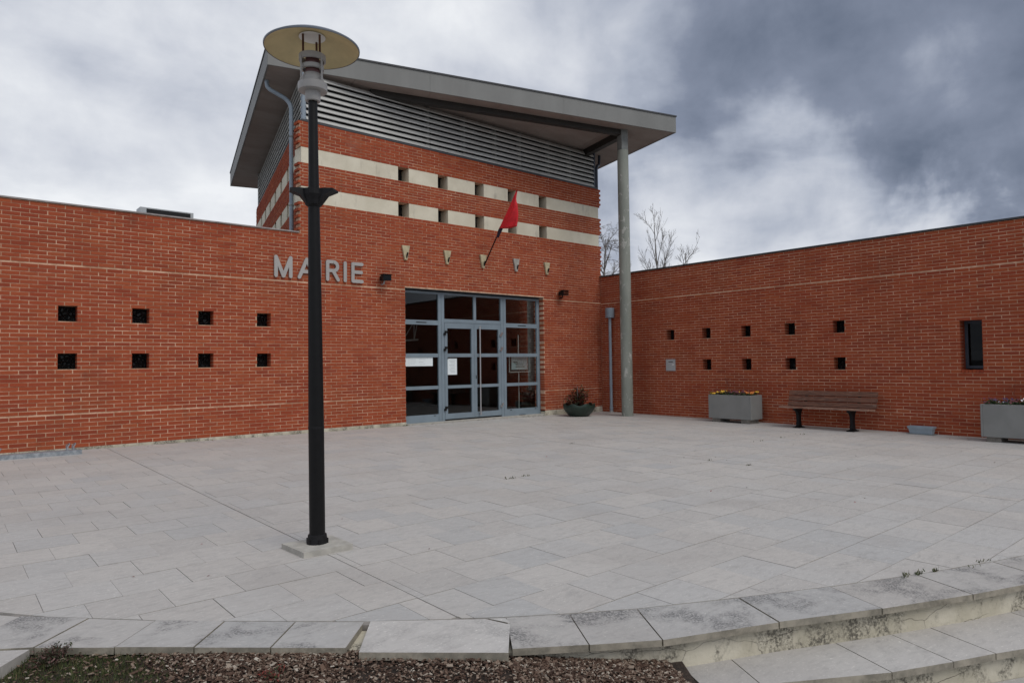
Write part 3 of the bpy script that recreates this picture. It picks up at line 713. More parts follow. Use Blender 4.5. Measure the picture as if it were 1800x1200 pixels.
# louvres
LZ0, LZ1, NL = 6.155, 7.140, 8
def slat(T, s0, s1, d, z, k=1.0):
    mb = MB(); P = [(.022, 0), (.046, .002), (.047, .020), (-.004, .104), (-.012, .102), (.036, .022)]; P = [(a_, b_*k) for a_, b_ in P]
    vs_ = [T(s, d+p[0], z+p[1]) for s in (s0, s1) for p in P]; n = len(P)
    return mb.add(vs_, [tuple(range(n)), tuple(range(2*n-1, n-1, -1))] + [(i, (i+1) % n, n+(i+1) % n, n+i) for i in range(n)])
for k in range(NL):
    z = LZ0+.01+k*(LZ1-LZ0-.03)/NL
    cutsx = [5.52, 8.44, 11.2, 13.86]
    for a, b in zip(cutsx[:-1], cutsx[1:]): slat(T_front, a+.004, b-.004, -.075, z, .84).build('louvre_slat', M['louvre'], tower)
    slat(T_flank, .13, 8.02, -.075, z, .50).build('louvre_slat', M['louvre'], tower)
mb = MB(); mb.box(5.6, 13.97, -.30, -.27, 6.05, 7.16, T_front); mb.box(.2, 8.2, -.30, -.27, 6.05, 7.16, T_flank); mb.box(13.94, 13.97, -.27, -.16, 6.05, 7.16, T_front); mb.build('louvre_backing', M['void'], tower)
MB().box(8.02, 8.26, -.30, -.04, 6.11, 7.16, T_flank).build('corner_post', M['post_steel'], tower)
for x in (8.44, 9.45, 10.4, 11.2, 12.2, 13.0): MB().box(x-.03, x+.03, -.22, -.115, 6.12, 7.13, T_front).build('louvre_post', M['post_steel'], tower)
MB().box(5.455, 5.525, -.15, -.06, 6.11, 7.14, T_front).build('corner_post', M['blue_pipe'], tower)
MB().box(13.865, 13.93, -.15, -.05, 6.11, 7.14, T_front).build('corner_post', M['window_frame'], tower)
MB().box(5.42, 13.98, -.22, -.012, 6.112, 6.150, T_front).build('sill_flashing', M['coping_dark'], tower)
MB().box(.08, 8.28, -.22, -.012, 6.112, 6.150, T_flank).build('sill_flashing', M['coping_dark'], tower)
# roof
ZS, ZT = 7.15, 7.555
rFL, rFR = Vector((4.838, 12.834)), Vector((14.377, 10.234)); ud = Vector((math.sin(R(14.0)), math.cos(R(14.0)))); uf = (rFR-rFL).normalized(); nf = Vector((uf.y, -uf.x))
rBL = rFL+ud*9.80; rBR = rFR+ud*9.80
def inset(P, a, b): return P+uf*a+ud*b
rq = [inset(rFL, .03, .03), inset(rFR, -.03, .03), inset(rBR, -.03, -.03), inset(rBL, .03, -.03)]
mb = MB(); mb.prism([tuple(p) for p in rq], ZS+.022, ZT-.01); roof = mb.build('roof', M['coping_dark'], tower)
def fascia(p, q, n, e0, e1, nrm):           # panels along one edge, a hair apart
    t = (q-p); L = t.length; t.normalize()
    for i in range(n):
        a = e0+(L-e0-e1)*i/n+.0015; b = e0+(L-e0-e1)*(i+1)/n-.0015
        P0, P1 = p+t*a, p+t*b
        MB().prism([tuple(P0), tuple(P1), tuple(P1+nrm*.028), tuple(P0+nrm*.028)], ZS, ZT).build('fascia_panel', M['fascia'], roof)
inl = Vector((-uf.y, uf.x))
fascia(rFL, rFR, 3, 0, 0, inl); fascia(rFL+ud*.03, rBL, 3, 0, 0, Vector((ud.y, -ud.x))); fascia(rFR+ud*.03, rBR, 3, 0, 0, -Vector((ud.y, -ud.x))); fascia(rBL+uf*.03, rBR-uf*.03, 3, 0, 0, -inl)
def strip(p, q, w0, w1, z0, z1, nrm): return MB().prism([tuple(p-nrm*w0), tuple(q-nrm*w0), tuple(q+nrm*w1), tuple(p+nrm*w1)], z0, z1)
strip(rFL-uf*.018, rFR+uf*.018, .018, .10, ZT+.001, ZT+.034, inl).build('roof_edge_trim', M['coping_dark'], roof)
strip(rFL+ud*.1, rBL, .018, .10, ZT+.001, ZT+.034, Vector((ud.y, -ud.x))).build('roof_edge_trim', M['coping_dark'], roof)
strip(rFR+ud*.1, rBR, .018, .10, ZT+.001, ZT+.034, -Vector((ud.y, -ud.x))).build('roof_edge_trim', M['coping_dark'], roof)
LF = (rFR-rFL).length
seams = [.03, 1.7, 3.35, 5.0, 6.65, 8.25, LF-.03]
for a, b in zip(seams[:-1], seams[1:]):
    for c, d in ((.03, 2.42), (2.42, 6.1), (6.1, 9.77)):
        MB().prism([tuple(inset(rFL, a+.003, c+.003)), tuple(inset(rFL, b-.003, c+.003)), tuple(inset(rFL, b-.003, d-.003)), tuple(inset(rFL, a+.003, d-.003))], ZS+.008, ZS+.020).build('soffit_panel', M['soffit'], roof)
for a, b in ((8.35, 8.72), (8.74, 9.10), (9.12, 9.46)):   # loose tiles lying on the roof near the corner
    strip(inset(rFL, a, .12), inset(rFL, b, .12), 0, .22, ZT+.035, ZT+.035+.05+random.uniform(0, .02), inl).build('roof_tile', M['tile'], roof)
COLP = Vector((13.185, 11.010))
offc = (COLP-rFL).dot(inl)
bs = rFL+inl*offc
s_end = (COLP-bs).dot(uf)
strip(bs+uf*2.1, bs+uf*(s_end-.09), .07, .07, ZS-.125, ZS+.006, inl).build('front_beam', M['beam'], tower)
cb_ = COLP+ud*.1
MB().prism([tuple(cb_-uf*.08), tuple(cb_+uf*.08), tuple(cb_+uf*.08+ud*1.62), tuple(cb_-uf*.08+ud*1.62)], ZS-.16, ZS+.005).build('tie_beam', M['beam'], tower)
MB().prism([tuple(COLP+uf*a+ud*b) for a, b in ((-.095, -.095), (.095, -.095), (.095, .095), (-.095, .095))], 6.62, ZS+.004).build('column_head', M['post_steel'], tower)
MB().tube([(COLP.x, COLP.y, g(*COLP)-.02), (COLP.x, COLP.y, 2.2), (COLP.x, COLP.y, 6.64)], [.143, .143, .139], 32).build('column', M['column'], tower, smooth=True)
# downpipes of the tower
def bez(a, b, c, n=8): return [Vector(a).lerp(Vector(b), t/n).lerp(Vector(b).lerp(Vector(c), t/n), t/n) for t in range(n+1)]
p_f = lambda s, d, z: Vector(T_flank(s, d, z))
path_ = [p_f(.92, .51, 7.16), p_f(.92, .51, 7.12)] + bez(p_f(.91, .505, 7.07), p_f(.90, .50, 6.99), p_f(.84, .42, 6.93)) + bez(p_f(.72, .23, 6.79), p_f(.62, .08, 6.68), p_f(.60, .075, 6.50)) + [p_f(.60, .075, 5.2), p_f(.60, .075, 3.90)]
dp = MB().tube(path_, .042, 14).build('downpipe', M['blue_pipe'], tower, smooth=True)
for z in (4.55, 5.95): MB().tube([p_f(.60, .075, z-.012), p_f(.60, .075, z+.012)], .050, 14).build('pipe_clip', M['post_steel'], dp)
pth2 = [Vector((13.98, D+.15, 6.12)), Vector((13.98, D+.15, 6.62))]
MB().tube([(13.985, D+.06, 6.06), (13.985, D+.06, 6.60)] + bez((13.985, D+.06, 6.66), (14.0, D+.06, 6.80), (14.12, D+.12, 6.83)) + bez((14.16, D+.14, 6.84), (14.26, D+.2, 6.86), (14.27, D+.2, 7.15)), .038, 12).build('downpipe', M['window_frame'], tower, smooth=True)
# entrance screen: frames at d = -0.18
FD = -.18
def bar(mbb, x0, x1, z0, z1, d0=FD-.03, d1=FD+.025): mbb.box(x0, x1, d0, d1, z0, z1, T_front)
BF_ = M['blue_frame']
ent = MB()
bar(ent, 7.735, 7.80, .02, 2.945); bar(ent, 11.727, 11.815, .02, 2.945); bar(ent, 7.80, 11.727, 2.895, 2.945)
for a, b in ((8.688, 8.765), (8.772, 8.850), (10.528, 10.605), (10.612, 10.690)): bar(ent, a, b, .02, 2.895, FD-.03, FD+.03)
bar(ent, 9.700, 9.775, 2.30, 2.895, FD-.03, FD+.022)
bar(ent, 8.850, 10.528, 2.262, 2.345, FD-.03, FD+.024); bar(ent, 7.80, 8.688, 2.195, 2.300); bar(ent, 10.690, 11.727, 2.195, 2.300)
for a, b in ((7.80, 8.688), (10.690, 11.727)):
    bar(ent, a, b, .02, .185, FD-.03, FD+.02); bar(ent, a, b, .750, .825, FD-.03, FD+.02); bar(ent, a, b, 1.468, 1.553, FD-.03, FD+.02)
scr = ent.build('entrance_screen', BF_, tower)
for x0, x1 in ((7.80, 8.688), (10.690, 11.727)):
    for z0, z1 in ((.185, .750), (.825, 1.468), (1.553, 2.195), (2.300, 2.895)): MB().box(x0, x1, FD-.008, FD-.002, z0, z1, T_front).build('pane', M['glass'], scr)
for x0, x1 in ((8.850, 9.700), (9.775, 10.528)): MB().box(x0, x1, FD-.008, FD-.002, 2.345, 2.895, T_front).build('pane', M['glass'], scr)
for x0 in (8.10, 11.08): MB().box(x0, x0+.27, FD+.0252, FD+.028, 2.236, 2.258, T_front).build('vent_slot', M['void'], scr)
for x0 in (8.55, 10.80, 11.62): MB().box(x0, x0+.055, FD+.0202, FD+.023, .150, .165, T_front).build('vent_slot', M['void'], scr)
for li, (x0, x1, lab) in enumerate(((8.858, 9.700, 'left glazed door leaf with black hinges'), (9.706, 10.522, 'right glazed door leaf with long steel pull bar'))):
    lf = MB(); a, b = x0+.075, x1-.075
    d0, d1 = FD-.025, FD+.030
    lf.box(x0, a, d0, d1, .055, 2.255, T_front); lf.box(b, x1, d0, d1, .055, 2.255, T_front)
    for z0, z1 in ((.055, .178), (.752, .822), (1.470, 1.552), (2.132, 2.255)): lf.box(a, b, d0, d1-.001, z0, z1, T_front)
    leaf_o = lf.build('door_leaf', BF_, tower, label=lab)
    for z0, z1 in ((.178, .752), (.822, 1.470), (1.552, 2.132)): MB().box(a, b, FD-.008, FD-.002, z0, z1, T_front).build('pane', M['glass'], leaf_o)
    hx = x0+.005 if li == 0 else x1-.005; hm = M['black_iron'] if li == 0 else M['steel']
    for hz in (.30, 1.66, 2.02):
        hb = MB(); hb.box(hx-.04, hx+.012, FD+.031, FD+.062, hz-.05, hz+.0, T_front); hb.box(hx-.005, hx+.045, FD+.031, FD+.066, hz-.005, hz+.05, T_front); hb.build('hinge', hm, leaf_o)
hd = MB(); hd.tube([T_front(9.835, FD+.09, .10), T_front(9.835, FD+.09, 2.20)], .017, 12); hd.tube([T_front(9.835, FD+.03, .16), T_front(9.835, FD+.09, .16)], .012, 8); hd.tube([T_front(9.835, FD+.03, 2.14), T_front(9.835, FD+.09, 2.14)], .012, 8)
hd.build('pull_handle', M['steel'], leaf_o, smooth=True)
MB().box(9.74, 9.762, FD+.0305, FD+.034, .96, 1.04, T_front).build('lock', M['black_iron'], leaf_o)
MB().box(DOOR[0]-.02, DOOR[1]+.0, -.26, -.01, -.10, .019, T_front).build('threshold', M['plate_concrete'], tower)
# hall behind the glass
mb = MB(); x0, x1, y0, y1, z1 = 7.2, 12.6, D+.235, D+5.2, 3.05
mb.add([(x0, y0, 0), (x1, y0, 0), (x1, y1, 0), (x0, y1, 0), (x0, y0, z1), (x1, y0, z1), (x1, y1, z1), (x0, y1, z1)], [(4, 7, 6, 5), (1, 2, 6, 5), (2, 3, 7, 6), (3, 0, 4, 7)], 0)
mb.add([(x0, y0, .015), (x1, y0, .015), (x1, y1, .015), (x0, y1, .015)], [(0, 1, 2, 3)], 1)
hall = mb.build('entrance_hall', [M['dark'], M['floor_in']], tower)
pb = MB()
for k in range(46):
    pb.box(12.05 if k % 2 else 12.0, 12.45, D+.75, D+1.15, .02+k*.0640, .02+k*.0640+.053)
pb.build('brick_pillar', M['brick'], hall); MB().box(12.035, 12.44, D+.756, D+1.14, .02, 2.96).build('pillar_mortar', M['mortar'], hall)
tr_ = MB(); ty = D+1.1
for z in (1.70, 2.14): tr_.tube([(7.3, ty, z+.10), (8.75, ty, z+.20)], .022, 6)
for k in range(5):
    xa = 7.4+k*.31; tr_.tube([(xa, ty, 1.81+.021*k), (xa, ty, 2.25+.021*k)], .012, 5); tr_.tube([(xa, ty, 1.81+.021*k), (xa+(.31 if k < 4 else .1), ty, 2.26+.021*k)], .012, 5)
tr_.build('roof_truss', M['lamp_grey'], hall)
# flag brackets
for i, x in enumerate((7.735, 8.830, 9.862, 10.900, 11.944)):
    bk = MB(); vs_ = [T_front(x+sx, d, z) for d in (.002, .045) for sx, z in ((-.030, 3.575), (.030, 3.575), (.098, 3.885), (-.098, 3.885))]
    bk.add(vs_, MB.BF); bo = bk.build('flag_bracket', M['bracket2'] if i == 3 else M['bracket'], tower)
    MB().tube([T_front(x+.012, .040, 3.62), T_front(x+.014, .058, 3.66), T_front(x+.016, .082, 3.73)], [.014, .016, .016], 8).build('socket', M['black_iron'], bo)
# ---- right wing
wingR = root('brick_wing', 'long low red brick wing along the right side behind bench and planters', 'building', (17, 5, 0))
HOLE_Y = [10.377, 9.342, 8.307, 7.272, 6.237]
RZ = 2.905
crsR = courses([(RZ-48*.0625, RZ, 48), (2.925, 3.650, 12)])
WIN = (3.640, 3.955, 1.0925-.0625, 1.0925+14*.0625+.02)
opR = []
for r_, zt in enumerate((RZ-13*.0625, RZ-25*.0625)):
    for i, y in enumerate(HOLE_Y): opR.append((y-.232, y, zt-.25, zt))
wz1 = RZ-15*.0625; wz0 = RZ-30*.0625; WIN = (3.645, 3.985, wz0, wz1); opR.append(WIN)
fR = lay(T_right, -3.0, D-.012, crsR, opR, .031)
brick_wall(wingR, 'front_wall', T_right, fR, mortar(T_right, -3.0, D-.004, -.12, 3.645, opR), 300, 'y')
mb = MB(); mb.box(-3.05, D+.02, -.34, .028, 3.652, 3.682, T_right); mb.build('coping', M['coping_dark'], wingR)
mb = MB(); mb.box(XR+.34, XR+7, -3.0, D+6, 3.40, 3.52); mb.box(XR+.2, XR+7, -3.0, -2.8, -.2, 3.645); mb.box(XR+6.8, XR+7, -2.8, D+6, -.2, 3.645); mb.box(XR+.2, XR+.34, -3.0, D+6, 3.2, 3.645); mb.box(XR+2.2, XR+7, D+5.8, D+6, -.2, 3.645); mb.build('flat_roof', M['roof_gravel'], wingR)
for (a, b, z0, z1) in opR[:5]+opR[6:10]:
    wn = MB().box(a-.01, b+.01, -.232, -.225, z0-.01, z1+.01, T_right).build('window', M['void'], wingR)
    MB().box(a-.005, b+.005, -.198, -.192, z0-.005, z1+.005, T_right).build('pane', M['block_glass'], wn)
a, b, z0, z1 = WIN
zb = z0+.075
wn = MB()
for q in ((a, a+.05, zb, z1), (b-.05, b, zb, z1), (a+.05, b-.05, zb, zb+.05), (a+.05, b-.05, z1-.05, z1)): wn.box(q[0], q[1], -.33, -.265, q[2], q[3], T_right)
wn = wn.build('window', M['window_frame'], wingR)
MB().box(a+.05, b-.05, -.303, -.297, zb+.05, z1-.05, T_right).build('pane', M['dark_glass'], wn)
MB().box(a-.02, b+.02, -.38, -.35, z0, z1+.02, T_right).build('window_backing', M['void'], wn)
sb = MB()
for q_ in ((a-.06, a-.001), (b+.001, b+.06)): MB().box(q_[0], q_[1], -.34, -.206, z0, z1, T_right).build('reveal', M['brick'], wn)
MB().box(a-.06, b+.06, -.34, -.206, z1+.001, z1+.06, T_right).build('reveal', M['brick'], wn)
for k in range(6): sb.box(a+.002+k*.056, a+.052+k*.056, -.264, .012+random.uniform(-.008, .004), z0-.002, z0+.058+random.uniform(-.01, .004), T_right)
sb.build('brick_sill', M['brick'], wn)
mb = MB(); mb.box(D-.42-.115, D-.42+.115, .004, .19, 2.10, 2.415, T_right)
hop = MB(); hc = (XR-.115, 12.14)
hop.lathe((hc[0], hc[1], 0), [(.115, 2.50), (.122, 2.51), (.122, 2.755), (.114, 2.765)], 24)
hop = hop.build('rain_hopper', M['blue_pipe'], wingR, smooth=True)
dpr = MB().tube([(hc[0], hc[1], g(*hc)-.01), (hc[0], hc[1], 2.505)], .040, 14).build('downpipe', M['blue_pipe'], wingR, smooth=True)
for z in (.10, .72): MB().tube([(hc[0], hc[1], z-.05 if z < .5 else z-.02), (hc[0], hc[1], z+.02)], .048, 14).build('pipe_clip', M['blue_pipe'], dpr)
MB().tube([(hc[0], hc[1], g(*hc)-.005), (hc[0], hc[1], g(*hc)+.05)], .052, 14).build('pipe_shoe', M['lamp_grey'], dpr)

# ------------------------------------------------------------------ things on the walls
sg = root('wall_sign', 'raised grey metal letters reading MAIRIE on the brick wall', 'sign', (5.8, D, 2.99))
def ribbon(mbb, pts, wdt, x0, z0, d0, d1):
    n = len(pts); L, Rr = [], []
    for i, p in enumerate(pts):
        a = pts[max(i-1, 0)]; b = pts[min(i+1, n-1)]; tx, tz = b[0]-a[0], b[1]-a[1]; l = math.hypot(tx, tz); tx /= l; tz /= l
        L.append((p[0]-tz*wdt/2, p[1]+tx*wdt/2)); Rr.append((p[0]+tz*wdt/2, p[1]-tx*wdt/2))
    def cap(p, q, s):
        ang = math.atan2(q[1]-p[1], q[0]-p[0]); return [(p[0]+math.cos(ang+s*math.pi/2+s*k*math.pi/6)*wdt/2, p[1]+math.sin(ang+s*math.pi/2+s*k*math.pi/6)*wdt/2) for k in range(1, 6)]
    e = pts[-1]; f = pts[-2]; ea = math.atan2(e[1]-f[1], e[0]-f[0]); endc = [(e[0]+math.cos(ea+math.pi/2-k*math.pi/6)*wdt/2, e[1]+math.sin(ea+math.pi/2-k*math.pi/6)*wdt/2) for k in range(1, 6)]
    e = pts[0]; f = pts[1]; ea = math.atan2(e[1]-f[1], e[0]-f[0]); stc = [(e[0]+math.cos(ea+math.pi/2-k*math.pi/6)*wdt/2, e[1]+math.sin(ea+math.pi/2-k*math.pi/6)*wdt/2) for k in range(1, 6)]
    for i in range(n-1):                     # body quads
        q = [L[i], L[i+1], Rr[i+1], Rr[i]]; mbb.prism([(x0+p[0], z0+p[1]) for p in q], d0, d1, lambda x, z, d: T_front(x, d, z))
    for c_, ctr, l_, r_ in ((endc, pts[-1], L[-1], Rr[-1]), (stc, pts[0], Rr[0], L[0])):
        q = [l_]+c_+[r_]; mbb.prism([(x0+p[0], z0+p[1]) for p in q], d0, d1, lambda x, z, d: T_front(x, d, z))
H_, SWD = .355, .068
def arc(cx, cz, r, a0, a1, n=9): return [(cx+r*math.cos(R(a0+(a1-a0)*k/n)), cz+r*math.sin(R(a0+(a1-a0)*k/n))) for k in range(n+1)]
LET = {'M': (.285, [[(0, 0), (0, H_)], [(0, H_), (.1425, 0)], [(.1425, 0), (.285, H_)], [(.285, H_), (.285, 0)]]),
       'A': (.30, [[(0, 0), (.15, H_)], [(.15, H_), (.30, 0)], [(.06, .115), (.24, .115)]]), 'I': (0, [[(0, 0), (0, H_)]]),
       'R': (.225, [[(0, 0), (0, H_)], [(0, H_), (.125, H_)]+arc(.125, H_-.088, .088, 90, -90)+[(0, H_-.176)], [(.115, H_-.176), (.225, 0)]]),
       'E': (.20, [[(0, 0), (0, H_)], [(0, H_), (.205, H_)], [(0, H_/2+.01), (.19, H_/2+.01)], [(0, 0), (.205, 0)]])}
for ch, px0 in (('M', 4.885), ('A', 5.342), ('I', 5.755), ('R', 5.925), ('I', 6.305), ('E', 6.475)):
    lm = MB()
    for j, stroke in enumerate(LET[ch][1]): ribbon(lm, stroke, SWD, px0, 3.025, .014, .040+j*.0005)
    lm.build('letter', M['sign'], sg, label='metal letter '+ch)
for nm, x, z, lab in (('floodlight', 7.150, 3.10, 'small black floodlight on a pale bracket left of the entrance'), ('floodlight', 12.400, 3.085, 'small black floodlight right of the entrance')):
    fl = root(nm, lab, 'floodlight', (x, D-.1, z-.1), 'wall floodlights beside the entrance')
    MB().tube([T_front(x, .004, z-.10), T_front(x, .10, z-.09), T_front(x+.01, .12, z-.02)], .017, 8).build('bracket', M['lamp_grey'] if x < 9 else M['black_iron'], fl)
    hb = MB(); hb.add([T_front(x+sx, d, zz) for d, s, zt, zb_ in ((.03, .06, .07, -.02), (.24, .10, .085, -.035)) for sx, zz in ((-s, z+zb_), (s, z+zb_), (s, z+zt), (-s, z+zt))], MB.BF)
    hh_ = hb.build('housing', M['black_iron'], fl)
    MB().box(x-.085, x+.085, .2405, .246, z-.02, z+.07, T_front).build('lens', M['dark_glass'], hh_)
    MB().box(x-.11, x+.11, .10, .27, z+.086, z+.096, T_front).build('hood', M['black_iron'], fl)
# mailbox in the place of one opening
y = HOLE_Y[0]; zt = RZ-25*.0625
mbx = root('wall_letterbox', 'grey metal letterbox set in the right brick wall beside the column', 'letterbox', (XR-.02, y-.12, 1.08), )
bd = MB(); bd.box(y-.255, y+.018, -.16, .022, zt-.275, zt+.018, T_right); bd = bd.build('body', M['box_grey'], mbx)
MB().box(y-.235, y-.0, .023, .030, zt-.262, zt+.004, T_right).build('door', M['box_grey'], mbx)
MB().box(y-.20, y-.07, .0305, .034, zt-.055, zt-.040, T_right).build('slot', M['void'], mbx)
MB().box(y-.235, y-.17, .0305, .033, zt-.13, zt-.105, T_right).build('name_plate', M['white'], mbx)
# flag
fl = root('furled_flag', 'red furled flag on a dark pole leaning out above the entrance', 'flag', (9.862, D-.06, 3.62))
p0, p1 = Vector((9.876, D-.055, 3.64)), Vector((9.862, 11.290, 5.160))
MB().tube([p0, p0.lerp(p1, .5), p1], [.016, .014, .012], 10).build('pole', M['black'], fl, smooth=True)
tb = .50
def cloth(rows_, cols_, f):
    mb = MB(); vs_ = [f(i/(rows_-1), j/cols_) for i in range(rows_) for j in range(cols_)]
    fs_ = [(i*cols_+j, i*cols_+(j+1) % cols_, (i+1)*cols_+(j+1) % cols_, (i+1)*cols_+j) for i in range(rows_-1) for j in range(cols_)]
    fs_ += [tuple(range(cols_)), tuple((rows_-1)*cols_+j for j in range(cols_))]
    return mb.add(vs_, fs_)
def flagp(t, v):
    zt_, zb0 = 5.17, 4.40
    a = v*2*math.pi; uu = .5-.5*math.cos(a); side = math.sin(a)
    z = zt_-(zt_-zb0)*t - .03*uu*t + .012*math.sin(uu*9)*t
    s = (min(z, p1.z)-p0.z)/(p1.z-p0.z); pole = p0.lerp(p1, s)
    yv = 11.275 + .012*math.sin(t*7) + .05*t
    y = pole.y*(1-uu)+yv*uu if t > .04 else pole.y+(.02-uu*.04)
    y = pole.y + .018 + (yv-pole.y-.018)*uu*(min(1, .55+t*1.2))
    x = 9.865 + side*(.018+.055*t) + .028*math.sin(uu*11+t*5)*t*(.3+uu)
    return (x, y, z)
cl = cloth(26, 40, flagp).build('cloth', M['flag_red'], fl, smooth=True)
def slp(t, v):
    z = 4.44-.21*t; s = (z-p0.z)/(p1.z-p0.z); pole = p0.lerp(p1, s); a = v*2*math.pi
    return (pole.x+math.cos(a)*(.028+.012*math.sin(3*a+t*4)), pole.y-.03+.006*t+math.sin(a)*(.050-.012*t+.012*math.cos(2*a+t*6)), z+.02*math.sin(a))
cloth(10, 18, slp).build('tied_corner', M['flag_blue'], fl, smooth=True)
# papers on the glass
PD = FD-.0005
pn = tag(MB().box(7.802, 8.545, PD, PD+.0015, 1.272, 1.520, T_front).build('notice', M['paper']), 'wide pale printed notice taped inside the left glass panel', 'notice')
pr_ = MB()
for (xa, xb, za, zb_) in [(7.92, 7.924, 1.29, 1.50), (7.95, 8.10, 1.42, 1.424), (7.95, 8.10, 1.375, 1.379), (8.20, 8.36, 1.47, 1.474), (8.18, 8.36, 1.42, 1.424), (8.18, 8.30, 1.36, 1.364), (8.40, 8.404, 1.44, 1.50), (7.95, 8.08, 1.33, 1.334), (8.2, 8.34, 1.31, 1.313)]: pr_.box(xa, xb, PD+.0018, PD+.0022, za, zb_, T_front)
pr_.build('print', M['print'], pn)
pn = tag(MB().box(8.942, 9.215, PD, PD+.0015, 1.065, 1.440, T_front).build('notice', M['paper']), 'upright white printed notice taped inside the left door leaf', 'notice')
pr_ = MB()
for k in range(9): pr_.box(9.0+.02*(k % 3), 9.17-.02*(k % 2), PD+.0018, PD+.0022, 1.385-k*.033, 1.390-k*.033, T_front)
pr_.build('print', M['print'], pn)
for dx, dz in ((8.955, 1.428),): MB().box(dx, dx+.02, PD+.0018, PD+.0024, dz-.012, dz+.006, T_front).build('tape', M['window_frame'], pn)
ss_ = root('sign_stand', 'chrome stand holding a black framed notice inside the right glass panel', 'sign stand', (11.20, D+.28, .02))
SY = D+.262; xs_ = 11.20
MB().tube([(xs_, SY+.02, .02), (xs_, SY+.02, 2.02)], .014, 10).build('pole', M['white'], ss_)
fb = MB()
for q in ((10.86, 11.56, 1.502, 1.522), (10.86, 11.56, 1.08, 1.10), (10.86, 10.88, 1.10, 1.502), (11.54, 11.56, 1.10, 1.502)): fb.box(q[0], q[1], SY-.02, SY, q[2], q[3])
fb.build('frame', M['white'], ss_)
MB().box(10.88, 11.54, SY-.008, SY-.002, 1.10, 1.502).build('backing', M['ink'], ss_)
nb = MB().box(10.94, 11.475, SY-.012, SY-.009, 1.15, 1.47).build('sheet', M['paper'], ss_)
pr_ = MB()
for q in ((11.0, 11.14, 1.335, 1.352), (11.02, 11.16, 1.30, 1.315), (11.07, 11.33, 1.27, 1.285), (11.07, 11.37, 1.215, 1.232), (11.15, 11.36, 1.32, 1.326), (11.12, 11.28, 1.40, 1.404)): pr_.box(q[0], q[1], SY-.0145, SY-.0125, q[2], q[3])
pr_.build('print', M['ink'], nb)
MB().lathe((xs_, SY+.02, .016), [(.17, 0), (.17, .012), (.02, .02)], 24).build('base', M['black_iron'], ss_)
# air conditioner on the left roof
ac = root('air_conditioner', 'white rooftop air conditioner with dark grille behind the left parapet', 'air conditioner', (3.4, 14.7, 3.66))
MB().box(2.97, 3.93, 14.40, 14.72, 3.72, 4.405).build('casing', M['box_grey'], ac)
MB().box(3.08, 3.87, 14.385, 14.399, 3.80, 4.380).build('grille', M['void'], ac)
for x in (3.1, 3.8): MB().box(x-.03, x+.03, 14.38, 14.74, 3.655, 3.72).build('foot', M['black_iron'], ac)

# ------------------------------------------------------------------ street lamp
LB = Vector((2.135, 4.705, 0)); lean = Vector((-.0062, .0022, 1)).normalized()
def LP(z): return LB + lean*z
zg = g(LB.x, LB.y)
lamp = root('street_lamp', 'black lamp post with grey lantern head and wide beige disc reflector', 'street lamp', (LB.x, LB.y, zg))
pl_ = MB()
vs_ = [(1.925, 4.870), (1.952, 4.520), (2.318, 4.500), (2.352, 4.815)]
cxp = [1.925, 1.955, 2.318, 2.310]
q = [(1.932, 4.862), (1.950, 4.516), (2.312, 4.502), (2.305, 4.845)]
pl_.prism(q, zg-.01, lambda x, y: zg+.040).build('base_plate', M['plate_concrete'], lamp)
col_ = MB().lathe(LB, [(.078, zg+.038), (.075, zg+.045), (.068, zg+.085), (.066, zg+.102), (.057, zg+.106)], 20, axis=lean)
for k in range(6):
    a = k*math.pi/3+.3; c = polar((LB.x, LB.y), .068, a); col_.box(c[0]-.010, c[0]+.010, c[1]-.010, c[1]+.010, zg+.038, zg+.075)
col_.build('collar', M['black_iron'], lamp)
MB().lathe(LB, [(.0565, zg+.10), (.0560, .85), (.0500, 1.6), (.0420, 2.45), (.0370, 2.75), (.0330, 3.27)], 24, axis=lean).build('post', M['black'], lamp, smooth=True)
MB().lathe(LB, [(.0575, .845), (.0578, .855), (.0575, .862)], 24, axis=lean).build('post_joint', M['black_iron'], lamp)
bkt = MB().lathe(LB, [(.044, 2.475), (.062, 2.49), (.070, 2.52), (.085, 2.56), (.088, 2.60), (.044, 2.61)], 16, axis=lean)
rb_ = Vector((rt.x, rt.y, 0)); fb_ = Vector((fw.x, fw.y, 0)).normalized()
for sgn, ang in ((1, -.15), (-1, .35), (1, 1.9), (-1, -1.2)):
    dv = (rb_*math.cos(ang)+fb_*math.sin(ang))*sgn; sv = Vector((-dv.y, dv.x, 0)); c = LP(2.56)
    pts = []
    for a, z, wv_ in ((.05, -.07, .035), (.05, .045, .035), (.10, -.005, .04), (.10, .045, .04), (.17, .022, .05), (.17, .036, .05)):
        pts += [c+dv*a+sv*wv_+Vector((0, 0, z)), c+dv*a-sv*wv_+Vector((0, 0, z))]
    bkt.add(pts, [(0, 1, 5, 4), (2, 3, 7, 6), (4, 5, 9, 8), (6, 7, 11, 10), (0, 2, 6, 4), (1, 3, 7, 5), (4, 6, 10, 8), (5, 7, 11, 9), (8, 9, 11, 10), (0, 1, 3, 2)])
bkt.build('basket_bracket', M['black_iron'], lamp)
hd = MB().lathe(LB, [(.052, 3.262), (.056, 3.268), (.056, 3.335), (.104, 3.338), (.106, 3.345), (.106, 3.392), (.100, 3.398), (.078, 3.400), (.079, 3.425), (.075, 3.448), (.062, 3.466), (.055, 3.470)], 32, axis=lean).build('lantern_base', M['lamp_grey'], lamp, smooth=True)
def ring(ro, ri, z0, z1, nm, mt): return MB().lathe(LB, [(ri, z0), (ro, z0+.003), (ro, z1-.003), (ri, z1), (ri, z0)], 32, axis=lean, cap0=False, cap1=False).build(nm, mt, lamp, smooth=True)
ring(.083, .070, 3.494, 3.530, 'lantern_ring', M['lamp_grey'])
ring(.097, .084, 3.560, 3.608, 'lantern_ring', M['lamp_grey'])
